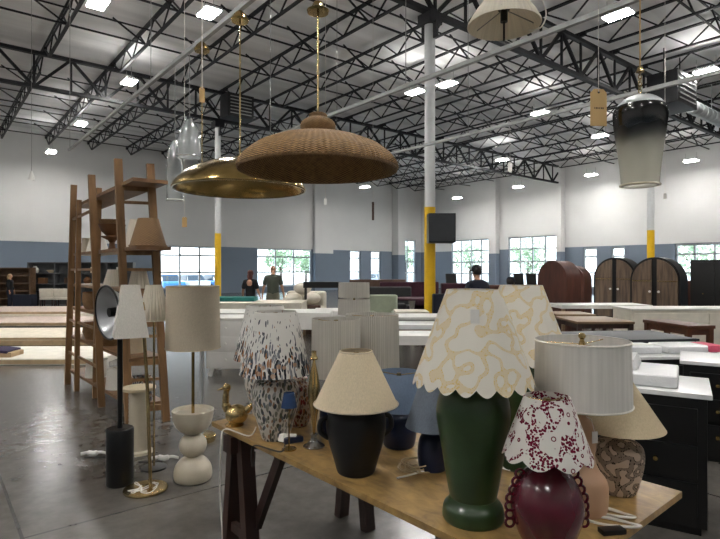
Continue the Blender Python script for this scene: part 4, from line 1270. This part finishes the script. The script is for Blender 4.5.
m = MB(); m.box((0,0,.3), (.75,.4,.6), bev=.02)
o = m.build('storage_crate', M['navy_coat'], loc=(X(25, 21.6), 21.6, 0)); tag(o, 'dark blue crate on the floor beside the far left person', 'crate')
for px, lab in ((48.5,'left white upholstered dining chair before the bookcase'), (62.5,'right white upholstered dining chair before the bookcase, nearer the ladder shelf')):
    chair(lab, gp(px, 21.5), PI+.2, M['cream_sofa'])
table('console_table', 'dark low table behind the white dining chairs', 'table', X(36,22.3), X(70,22.3), 22.3, 22.75, .72, M['black'], M['black'])

# middle left: white dresser and draped tables
t = thing('dresser', 'white dresser on small dark feet behind the linen drum floor lamp', 'dresser', (-1.72, 8.35, 0), .0)
m = MB(); m.box((0,0,.48), (1.15,.6,.72), bev=.008); m.build('body', M['white_lac'], t)
m = MB(); m.box((0,0,.86), (1.2,.65,.035), bev=.006); m.build('top', M['white_lac'], t)
for j in range(3):
    for s in (-1,1):
        m = MB(); m.box((s*.28,-.306,.24+.235*j+.02), (.52,.02,.205), bev=.006); dr = m.build('drawer', M['white_lac'], t)
        m = MB(); m.ball((s*.28,-.325,.26+.235*j), .016, 1, 10, 8); m.build('knob', M['white_lac'], dr)
for sx in (-1,1):
    for sy in (-1,1):
        m = MB(); m.bar((sx*.5,sy*.24,.13), (sx*.53,sy*.26,0), .05); m.build('foot', M['white_lac'], t)
def draped(lab, x0, x1, y0, y1, z, mat, drop=.25, rz=0.0):
    t = table('display_table', lab, 'table', x0, x1, y0, y1, z, mat, M['midwood'], th=.05, apron=0, rz=rz)
    m = MB(); m.box((0,-(y1-y0)/2-.004,z-drop/2), (x1-x0+.01,.008,drop)); m.box(((x1-x0)/2+.004,0,z-drop/2), (.008,y1-y0,drop)); m.box((-(x1-x0)/2-.004,0,z-drop/2), (.008,y1-y0,drop))
    m.build('cloth_drop', mat, t); return t
draped('long white-covered display table behind the white dresser', -2.9, -.55, 9.7, 10.7, .82, M['white_lac'], .3)
draped('white-covered display table in front of the two standing shoppers', -3.3, -1.3, 11.9, 13.2, .86, M['cream_sofa'], .35)
m = MB(); m.box((0,0,.05), (.95,.5,.1), bev=.03, seg=3); o = m.build('folded_cloth', M['teal'], loc=(X(236,12.7), 12.7, .86)); tag(o, 'folded teal cloth lying on the white table left of the standing woman', 'cloth')
draped('white-covered display table right of the shoppers behind the leaf-printed shades', -1.0, .2, 11.4, 12.4, .72, M['white_lac'], .25)
draped('low white table visible between the pleated drum and the scalloped shade, nearest one', .25, 1.35, 7.0, 7.6, .74, M['white_lac'], .12)
table('display_table', 'pale table with dark brown edge between the pleated drum and the scalloped shade', 'table', .2, 1.35, 8.1, 8.7, .77, M['marble'], M['midwood'], th=.07)
table('display_table', 'white-topped table third back between the pleated drum and the scalloped shade', 'table', .2, 1.55, 9.3, 10.1, .78, M['white_lac'], M['rail'], th=.05)
table('coffee_table', 'dark coffee table with pale top in front of the near yellow column', 'table', .72, 1.4, 10.9, 11.6, .75, M['cream_sofa'], M['darkwood'], th=.05, apron=.2)
sofa('sofa', 'cream sofa with plump cushions right of the standing man', (X(303,14.85), 14.85, 0), -.2, 1.1, M['cream_sofa'], h=1.0, seat=.6, rb=.12)
for dx, dz, lab in ((-.25, .0, 'plump cream pillow at the left of the cream sofa'), (.25, .0, 'plump cream pillow at the right of the cream sofa'), (0, .275, 'plump cream pillow topmost in the pile on the cream sofa')):
    m = MB(); m.ball((0,0,.16), .245, .64, 20, 12, M=Matrix.Rotation(.0,4,'X'))
    tag(m.build('pillow', M['cream_sofa'], loc=(X(303,14.85)+dx, 14.72, .655+dz)), lab, 'pillow', 'pillows piled on the cream sofa')
sofa('armchair', 'sage armchair just right of the two-tier pale shade', (X(384,12.95), 12.95, 0), .1, .74, M['sage'], h=.98, n=1, cat='armchair')
table('console_table', 'long black console table before the blue wall, left of the two-tier shade', 'table', X(304,13.7), X(341,13.7), 13.5, 13.8, 1.29, M['black'], M['black'], th=.15, apron=0, leg=.04)
m = MB(); m.box((0,0,.2), (.42,.3,.4), bev=.02); o = m.build('ottoman', M['brown_leather'], loc=(X(312,13.36), 13.36, .0)); o.scale = (1,1,1.8); tag(o, 'small dark brown ottoman in front of the cream sofa', 'ottoman')
sofa('sofa', 'burgundy velvet sofa left of the near yellow column', (X(410,17.2), 17.2, 0), 0, 1.9, M['burgundy'], h=1.2, seat=.6, n=2)
sofa('sofa', 'burgundy velvet sofa right of the near yellow column', (X(461,17.5), 17.5, 0), 0, 1.2, M['burgundy'], h=1.15, seat=.6, n=2)
sofa('sofa', 'dark grey sofa behind the sage armchair', (X(386,15.4), 15.4, 0), 0, 1.5, M['dark_sofa'], h=1.1, seat=.6, n=2)
sofa('sofa', 'brown leather sofa farther behind the dark grey one', (X(378,18.8), 18.8, 0), 0, 2.0, M['brown_leather'], h=1.25, seat=.6, n=2)
t = thing('pedestal_table', 'round burgundy-topped table on a white pedestal beside the yellow column', 'table', (X(412,14.0), 14.0, 0))
m = MB(); m.lathe([(0,.82),(.5,.82),(.52,.84),(.5,.87),(0,.87)], seg=40); m.build('top', M['burgundy'], t)
m = MB(); m.lathe([(0,0),(.28,0),(.26,.03),(.06,.1),(.05,.5),(.09,.82),(0,.82)], seg=28); m.build('pedestal', M['white_lac'], t)
sofa('sofa', 'dark navy sofa behind the two capped shoppers', (X(462,11.9), 11.9, 0), 0, 1.2, M['navy_coat'], h=1.05, seat=.5, n=2)
sofa('sofa', 'rose-brown sofa seen between the two capped shoppers', (X(510,15.5), 15.5, 0), 0, 2.2, M['redwood'], h=1.15, seat=.6, n=2)
for px, yd, lab in ((455, 20, 'dark high-backed chair standing by the tall window left of the capped shopper'), (523, 21, 'dark high-backed chair before the right tall window'), (536, 20.5, 'dark high-backed chair left of the rounded brown cabinet')):
    t = chair(lab, gp(px, yd), .4, M['black'], h=1.45, w=.45)

# arched cabinets and case goods at right
RF = rz_of(B) - PI/2      # fronts face away from direction B: local -Y -> -B
def arch_cab(name, lab, loc, w, h, d, frame, doorm, frametop=None, rz=RF, knobs=True, doors=True):
    t = thing(name, lab, 'cabinet', loc, rz)
    r = w/2
    def outline(inset, z0):
        rr = r-inset; pts = [(-rr, z0), (rr, z0)]
        n = 20
        for i in range(n+1):
            a = PI*i/n; pts.append((rr*cos(a), h-r+rr*sin(a)))
        return pts
    m = MB(); m.prism(outline(0, .06), 0, d); m.build('carcass', frame, t)
    m = MB(); m.box((0,d/2,.03), (w*.92,d*.9,.06)); m.build('plinth', frame, t)
    if doors:
        for s in (-1, 1):
            rr = r-.06; pts = [(s*.07, .12), (s*rr, .12)]
            n = 12; hi = h-r
            for i in range(n+1):
                a = (PI/2)*i/n; x = rr*cos(a)
                if x < .07:
                    pts.append((s*.07, hi+math.sqrt(rr*rr-.0049))); break
                pts.append((s*x, hi+rr*sin(a)))
            if s < 0: pts = pts[::-1]
            m = MB(); m.prism(pts, -.025, .01); dr = m.build('door', doorm, t, smooth=False)
            m = MB(); m.box((s*(.07+(r-.13)/2), -.03, h-r), (r-.14, .012, .025)); m.build('cross_rail', M['brass'], dr)
            if knobs:
                m = MB(); m.cyl((s*.12,-.025,h*.5), (s*.12,-.05,h*.5), .035, .03, 14); m.build('knob', M['paper'], dr)
    return t
yy = 15.0
arch_cab('arched_cabinet', 'larger near arched black-framed cabinet with reeded brown doors, right one of the pair', (X(663,yy)-.1, yy+.25, 0), 1.35, 1.95, .5, M['black'], M['reed'])
yy = 17.0
arch_cab('arched_cabinet', 'farther arched black-framed cabinet with reeded brown doors, left one of the pair', (X(616,yy)-.05, yy, 0), 1.35, 1.98, .5, M['black'], M['reed'])
yy = 13.4
arch_cab('arched_cabinet', 'plain rounded red-brown cabinet just right of the scalloped shades', (X(556,yy), yy+.3, 0), .95, 1.82, .5, M['redwood'], M['redwood'], doors=False, rz=RF-.2)
yy = 17.6
arch_cab('arched_cabinet', 'lower rounded red-brown cabinet left of the pair of black-framed arched cabinets', (X(583,yy), yy+1.1, 0), 1.05, 1.73, .5, M['redwood'], M['redwood'], doors=False)
def cabinet(name, lab, loc, w, d, h, mat, topm=None, rz=RF, nd=2, nr=1, drawers=True):
    t = thing(name, lab, 'cabinet', loc, rz)
    m = MB(); m.box((0,d/2,.05+(h-.05)/2), (w,d,h-.05), bev=.008); m.build('carcass', mat, t)
    m = MB(); m.box((0,d/2,.025), (w*.94,d*.9,.05)); m.build('plinth', mat, t)
    if topm: m = MB(); m.box((0,d/2,h+.015), (w+.05,d+.05,.03), bev=.006); m.build('top', topm, t)
    for i in range(nd):
        for j in range(nr):
            ww, hh = (w-.08)/nd, (h-.16)/nr
            cx, cz = -w/2+.04+ww*(i+.5), .11+hh*(j+.5)
            m = MB(); m.box((cx,-.008,cz), (ww-.02,.02,hh-.025), bev=.006); dr = m.build('drawer' if nr > 1 else 'door', mat, t)
            m = MB(); m.cyl((cx,-.015,cz+(0 if nr > 1 else .05)), (cx,-.045,cz+(0 if nr > 1 else .05)), .014, seg=10); m.build('knob', M['brass_dark'], dr)
    return t
yy = 13.2
cabinet('tall_cabinet', 'tall black box cabinet at the right edge beyond the arched cabinets', (X(709,yy)+.15, yy, 0), 1.1, .55, 1.84, M['black'])
yy = 16.5
cabinet('side_cabinet', 'red-brown side cabinet between the near arched cabinet and the tall black one', (X(689,yy), yy, 0), .8, .5, 1.25, M['redwood'])

draped('long white-topped table in front of the arched cabinets', X(548,13), X(650,12.2), 12.1, 13.0, .80, M['white_lac'], .08)
table('wood_table', 'mid-brown wooden table just right of the scalloped shade, behind its neighbour', 'table', X(550,11), X(592,10.8), 10.6, 11.4, .72, M['midwood'], M['darkwood'])
table('wood_table', 'mid-brown wooden table right of the scalloped shade, in front of its neighbour', 'table', X(566,9.6), X(632,9.2), 9.1, 10.2, .72, M['midwood'], M['darkwood'])
cabinet('white_counter', 'long low white counter behind the dark walnut table', (X(702,10.8), 10.6, 0), 3.0, .8, .80, M['cream_sofa'], M['white_lac'], rz=0, nd=4)
table('wood_table', 'dark walnut table in front of the long white counter', 'table', X(659,8.3), X(713,7.7), 7.7, 8.7, .80, M['walnut'], M['walnut'], th=.05, apron=.09, leg=.06, rz=.12)
cabinet('low_cabinet', 'long low charcoal cabinet behind the white drum shade', (3.3, 6.55, 0), 1.7, .9, .72, M['charcoal'], M['charcoal'], rz=.12, nd=4)
t = cabinet('low_cabinet', 'black low cabinet carrying wrapped pink parcels', (3.05, 5.3, 0), 1.5, .6, .72, M['black'], M['marble'], rz=.1, nd=3)
for dx, lab, w in ((-.25,'milky plastic-wrapped parcel lying left on the low black cabinet',.5), (.33,'plastic-wrapped parcel with a pink end lying right on the low black cabinet',.55)):
    t = thing('wrapped_parcel', lab, 'parcel', (3.02+dx, 5.58+.1*dx, .75), .1)
    m = MB(); m.box((0,0,.04), (w,.34,.08), bev=.03, seg=3); m.build('wrap', M['plastic'], t)
    m = MB(); m.box((w*.42 if dx > 0 else 0,-.05,.05), (w*.28,.3,.07) if dx > 0 else (w*.9,.06,.085), bev=.02); m.build('cloth', M['pink'] if dx > 0 else M['white_lac'], t)
# near black dressers with white tops
u_ = Vector((-.857,.515,0)).normalized(); rzd = rz_of(u_)-PI
pc = Vector((2.06,3.2,0)); cx = pc+u_*.5
t = cabinet('dresser', 'black dresser with a white marble top at the right, nearest the viewer', (cx.x, cx.y, 0), 1.0, .55, .83, M['black'], M['marble'], rz=rzd, nd=2, nr=3)
p = pc+u_*.62+Vector((-u_.y, u_.x, 0))*-.32 if False else pc+u_*.55+Vector((.515,.857,0))*.3
t = thing('stone_slab', 'white stone top wrapped in milky plastic lying on the near black dresser', 'wrapped slab', (p.x, p.y, .86), rzd)
m = MB(); m.box((0,0,.04), (.8,.5,.078), bev=.02, seg=3); m.build('slab', M['plastic'], t)
m = MB(); m.box((-.1,.04,.115), (.55,.4,.07), bev=.02, taper=(.9,.9)); m.build('upper_slab', M['marble'], t)
cabinet('dresser', 'second black dresser with a white top behind the nearest one at the right edge', (3.3, 4.25, 0), 1.3, .6, .80, M['black'], M['marble'], rz=rzd, nd=3, nr=3)

# ------------------------------------------------------------------ people
def skinned(name, verts, edges, radii, mat, parent=None, sub=1, root=0):
    me = bpy.data.meshes.new(name)
    me.from_pydata([tuple(v) for v in verts], edges, [])
    o = bpy.data.objects.new(name, me); COL.objects.link(o)
    md = o.modifiers.new('s', 'SKIN'); md.use_smooth_shade = True
    sv = me.skin_vertices[0].data
    for i, r in enumerate(radii):
        sv[i].radius = r if isinstance(r, tuple) else (r, r); sv[i].use_root = (i == root)
    s = o.modifiers.new('d', 'SUBSURF'); s.levels = sub; s.render_levels = sub
    bpy.context.view_layer.update()
    ev = o.evaluated_get(bpy.context.evaluated_depsgraph_get())
    nm = bpy.data.meshes.new_from_object(ev)
    o.modifiers.clear(); o.data = nm; nm.name = name
    nm.materials.clear(); nm.materials.append(mat)
    nm.polygons.foreach_set('use_smooth', [True]*len(nm.polygons))
    if parent: o.parent = parent
    return o
def person(label, loc, rz, H, top, bottom, hair, longhair=False, arms=((.06,-.08),(.06,-.08)), cap=None, bare_back=False, slim=1.0, open_back=False):
    """stands facing local -Y; arms: (outward, forward) offsets of each hand"""
    t = thing('person', label, 'person', loc, rz)
    k = H/1.75
    V, E, R = [], [], []
    def v(x, y, z, r):
        V.append(Vector((x*k, y*k, z*k))); R.append(tuple(q*k for q in r) if isinstance(r, tuple) else r*k); return len(V)-1
    def chain(a, pts):
        for p in pts:
            b = v(*p); E.append((a, b)); a = b
        return a
    pel = v(0,0,.95,(.14*slim,.1))
    wa = chain(pel, [(0,0,1.1,(.125*slim,.09)), (0,.005,1.27,(.14*slim,.095)), (0,.01,1.41,(.105*slim,.07))])
    nk = chain(wa, [(0,.005,1.5,.055), (0,-.01,1.56,.058), (0,-.02,1.62,(.075,.088)), (0,-.02,1.69,(.07,.082)), (0,-.015,1.735,(.035,.04))])
    hd = nk-2
    chain(hd, [(0,-.108,1.615,.014), (0,-.128,1.6,.011)])
    for s in (-1,1):
        chain(hd, [(s*.08,-.005,1.625,.012), (s*.09,.002,1.635,.012)])
    hands = []
    for s, (ox, oy) in zip((-1,1), arms):
        sh = chain(wa, [(s*.175*slim,.01,1.4,.058)])
        ex, ey = s*(.225*slim+ox*.5), .03+oy*.3
        hx, hy = s*(.235*slim+ox), oy
        hz = .84+abs(oy)*.5
        el = chain(sh, [(s*.2*slim+s*ox*.2,.015,1.28,.05), (ex,ey,1.12,.042), (ex+(hx-ex)*.5,ey+(hy-ey)*.5,1.12+(hz+.04-1.12)*.5,.036), (hx,hy,hz+.04,.026)])
        pm = chain(el, [(hx,hy-.01,hz-.03,(.034,.022))])
        for f, (dx, ln) in enumerate(((-.024,.062),(-.008,.074),(.008,.07),(.024,.055))):
            chain(pm, [(hx+dx*.35,hy+dx*.9-.01,hz-.06,.009), (hx+dx*.3,hy+dx-.016,hz-.06-ln*.6,.008), (hx+dx*.2-s*.006,hy+dx-.022,hz-.06-ln,.007)])
        chain(pm, [(hx-s*.01,hy-.04,hz-.04,.010), (hx-s*.014,hy-.055,hz-.075,.008)])
        hands.append((hx,hy,hz))
        lg = chain(pel, [(s*.095*slim,0,.86,.095), (s*.1*slim,-.005,.52,.06), (s*.1*slim,.015,.3,.055), (s*.1*slim,.02,.09,.036)])
        chain(lg, [(s*.105*slim,-.03,.035,.034), (s*.11*slim,-.15,.028,(.036,.026))])
    body = skinned('body', V, E, R, M['skin'], t)
    def cloth(name, pts_list, mat):
        VV, EE, RR = [], [], []
        idx = {}
        for ch in pts_list:
            prev = None
            for p in ch:
                key = p[:3]
                if key not in idx:
                    idx[key] = len(VV); VV.append(Vector((p[0]*k,p[1]*k,p[2]*k))); RR.append(tuple(q*k for q in p[3]) if isinstance(p[3], tuple) else p[3]*k)
                if prev is not None and (prev, idx[key]) not in EE: EE.append((prev, idx[key]))
                prev = idx[key]
        return skinned(name, VV, EE, RR, mat, t)
    sl = slim
    tr = [(0,0,.9,(.19*sl,.15)), (0,0,.98,(.185*sl,.145)), (0,0,1.1,(.178*sl,.14)), (0,.005,1.27,(.2*sl,.15)), (0,.01,1.405,(.175*sl,.13)), (0,.008,1.5,.07)]
    ch = [tr if not bare_back else tr[:4]+[(0,-.03,1.37,(.16*sl,.09))]]
    for s, (ox, oy) in zip((-1,1), arms):
        c = [(0,.01,1.405,(.175*sl,.13)), (s*.18*sl,.01,1.395,.085), (s*.202*sl+s*ox*.2,.015,1.28,.08), (s*(.215*sl+ox*.4),.027,1.17,.078)]
        if top[1] == 'long':
            hx, hy = s*(.235*sl+ox), oy; hz = .84+abs(oy)*.5; ex, ey = s*(.225*sl+ox*.5), .03+oy*.3
            c += [(ex,ey,1.12,.068), (ex+(hx-ex)*.5,ey+(hy-ey)*.5,1.12+(hz+.04-1.12)*.5,.06), (hx,hy,hz+.06,.048)]
        if not bare_back: ch.append(c)
    cloth('shirt', ch, top[0])
    if open_back:
        m = MB(); m.ball((0,.098*k,1.36*k), .09*k, 1.25, 18, 12, M=Matrix.Scale(.55,4,(0,1,0)) @ Matrix.Rotation(.0,4,'X'))
        m.build('open_back', M['skin'], t)
    if bottom[1] == 'trousers':
        ch = []
        for s in (-1,1):
            ch.append([(0,0,1.06,(.17*sl,.13)), (0,0,.97,(.185*sl,.145)), (s*.095*sl,0,.85,.125), (s*.1*sl,-.005,.52,.09), (s*.1*sl,.012,.3,.085), (s*.1*sl,.015,.05,.075)])
        cloth('trousers', ch, bottom[0])
    else:
        cloth('skirt', [[(0,0,1.0,(.15*sl,.12)), (0,0,.8,(.19*sl,.16)), (0,0,.5,(.2*sl,.17)), (0,0,.25,(.22*sl,.18))]], bottom[0])
    for s in (-1,1):
        cloth('shoe', [[(s*.1*sl,.035,.045,.046), (s*.105*sl,-.05,.04,.046), (s*.11*sl,-.165,.034,(.046,.034))]], M['shoe'])
    if hair:
        m = MB(); Rr = Matrix.Rotation(-.28, 4, 'X')
        m.lathe(spline([(.084,-.05),(.092,0),(.086,.05),(.055,.095),(.0,.108)],3), (0,.003*k,1.655*k), 24, M=Matrix.Scale(k,4)@Rr)
        if longhair: m.ball((0,.055*k,1.56*k), .085*k, 1.5, 18, 12)
        m.build('hair', hair, t)
    if cap:
        m = MB(); Rr = Matrix.Rotation(-.12, 4, 'X')
        m.lathe(spline([(.098,-.02),(.1,.02),(.088,.07),(.05,.105),(0,.113)],3), (0,-.015*k,1.67*k), 24, M=Matrix.Scale(k,4)@Rr)
        m.box((0,-.135*k,1.668*k), (.13*k,.1*k,.012*k), bev=.004, M=Matrix.Rotation(.2,4,'X'))
        m.build('cap', cap, t)
    return t
person('bald man in an olive grey T-shirt and khaki trousers standing with his back turned', gp(273, 15.2), PI+.1, 1.72, (M['shirt_green'],'short'), (M['khaki'],'trousers'), None, arms=((.07,-.04),(.07,-.04)))
person('woman with auburn hair in a low-backed black top standing left of the bald man', gp(250.5, 14.7), PI-.1, 1.58, (M['cloth_black'],'short'), (M['cloth_black'],'skirt'), M['hair_red'], True, arms=((.06,-.12),(.06,-.12)), slim=.9, open_back=True)
person('person in a black cap and dark navy jacket seen from behind above the scalloped shade', gp(477, 9.9), PI+.45, 1.66, (M['navy_coat'],'long'), (M['navy_coat'],'trousers'), M['hair_dark'], arms=((.14,-.1),(.12,-.1)), cap=M['cap'])
person('person in a dark blue cap bending low between the scalloped shades', gp(510.5, 10.3), PI-.6, 1.44, (M['cloth_black'],'long'), (M['navy_coat'],'trousers'), M['hair_dark'], cap=M['navy_coat'])
person('fair-haired person in dark clothing by the far left shelving', gp(10, 21.8), PI/2+.2, 1.42, (M['cloth_black'],'long'), (M['navy_coat'],'trousers'), M['hair_fair'], True, slim=.9)

# ------------------------------------------------------------------ outside
m = MB(); m.slab([(-160,-60),(160,-60),(160,200),(-160,200)], -.4, -.22)
struct(m.build('ground', M['asphalt']))
def car(lab, loc, rz, mat):
    t = thing('car', lab, 'car', loc, rz)
    m = MB(); m.box((0,0,.6), (4.4,1.75,.6), bev=.16, seg=3); m.build('body', mat, t)
    m = MB(); m.box((-.15,0,1.13), (2.5,1.6,.5), bev=.12, seg=3, taper=(.72,.85)); m.build('cabin', M['car_glass'], t)
    m = MB(); m.box((-.15,0,1.39), (1.75,1.3,.05), bev=.02); m.build('roof', mat, t)
    for sx in (-1.35,1.35):
        for sy in (-.84,.84):
            m = MB(); m.cyl((sx,sy-.1,.32), (sx,sy+.1,.32), .32, seg=20); m.build('wheel', M['tyre'], t)
    return t
def outw(u, v, z=-.22): return W(u, v, z)
def beyond(px, d, z=-.22, right=False):
    # point on the sight line of column px, d metres outside the wall
    r = (px-360)/F; q = Vector((r, 1, 0)); nrm = B if right else A
    s = ((U1 if right else V1)+d+O.dot(nrm))/q.dot(nrm); p = q*s; p.z = z; return p
car('blue car parked outside behind the left window, left one', beyond(165, 9), ANG+PI/2, M['car_blue'])
car('blue car parked outside behind the left window, near the yellow column', beyond(215, 9.3), ANG+PI/2, M['car_blue'])
car('white car parked outside between two blue cars', beyond(190, 9.6), ANG+PI/2, M['car_white'])
car('silver blue car parked outside the narrow windows', beyond(374, 9), ANG+PI/2, M['car_grey'])
random.seed(5)
def tree(lab, loc, h, r):
    t = thing('tree', lab, 'tree', loc)
    m = MB(); m.cyl((0,0,0), (0,0,h*.55), .16, .08, 10)
    for k in range(5):
        a = k*1.26; m.cyl((0,0,h*.4), (r*.6*cos(a), r*.6*sin(a), h*.7), .05, .02, 6)
    m.build('trunk', M['bark'], t)
    m = MB()
    for k in range(520):
        a = random.random()*2*PI; zz = random.uniform(-1,1); q = random.random()**.4*r
        c = Vector((q*math.sqrt(1-zz*zz)*cos(a), q*math.sqrt(1-zz*zz)*sin(a), h*.7+q*zz*.9))
        n = Vector((random.gauss(0,1), random.gauss(0,1), random.gauss(0,1))).normalized(); s = n.orthogonal().normalized()*.22; b = n.cross(s)
        m._face([m.bm.verts.new(c+s*x+b*y*.6) for x, y in ((-1,0),(0,-1),(1,0),(0,1))])
    m.build('crown', M['leaf'], t, smooth=False)
for p, h, r, lab in ((beyond(281, 13), 4.2, 1.7, 'green tree outside the left windows right of the shoppers'), (beyond(306, 17), 3.8, 1.5, 'small green tree outside at the right end of the left windows'),
        (beyond(406, 16), 5.5, 2.2, 'green tree outside the corner window left of the yellow column'), (beyond(470, 15, right=True), 4.5, 2.0, 'green tree outside the tall window behind the capped shopper'),
        (beyond(528, 12, right=True), 4.6, 2.0, 'green tree outside the tall window left of the rounded brown cabinet'), (beyond(695, 14, right=True), 5.0, 2.4, 'spreading tree outside the right edge window')):
    tree(lab, p, h, r)

# ------------------------------------------------------------------ daylight, camera
w = bpy.data.worlds.new('World'); sc.world = w; w.use_nodes = True
nt = w.node_tree; bg = nt.nodes['Background']
tc = N(nt, 'ShaderNodeTexCoord'); spz = N(nt, 'ShaderNodeSeparateXYZ'); nt.links.new(tc.outputs['Generated'], spz.inputs[0])
nt.links.new(ramp(nt, spz.outputs[2], [(0.0, (.92,.96,1.0)), (.5, (.62,.78,1.0))]), bg.inputs[0])
bg.inputs[1].default_value = 3.4
sun = bpy.data.lights.new('sun', 'SUN'); sun.energy = 4.5; sun.angle = .02; sun.color = (1,.96,.9)
so = bpy.data.objects.new('sun', sun); COL.objects.link(so); so.rotation_euler = (math.radians(20), math.radians(12), 0)

cam = bpy.data.cameras.new('camera'); cam.sensor_width = 36; cam.lens = 27; cam.clip_start = .05; cam.clip_end = 500
co = bpy.data.objects.new('camera', cam); COL.objects.link(co); co.location = (0,0,EYE); co.rotation_euler = (PI/2,0,0)
sc.camera = co
vs = sc.view_settings
vs.view_transform = 'Standard'; vs.look = 'None'; vs.gamma = 1; vs.use_curve_mapping = False
vs.exposure = 0.74
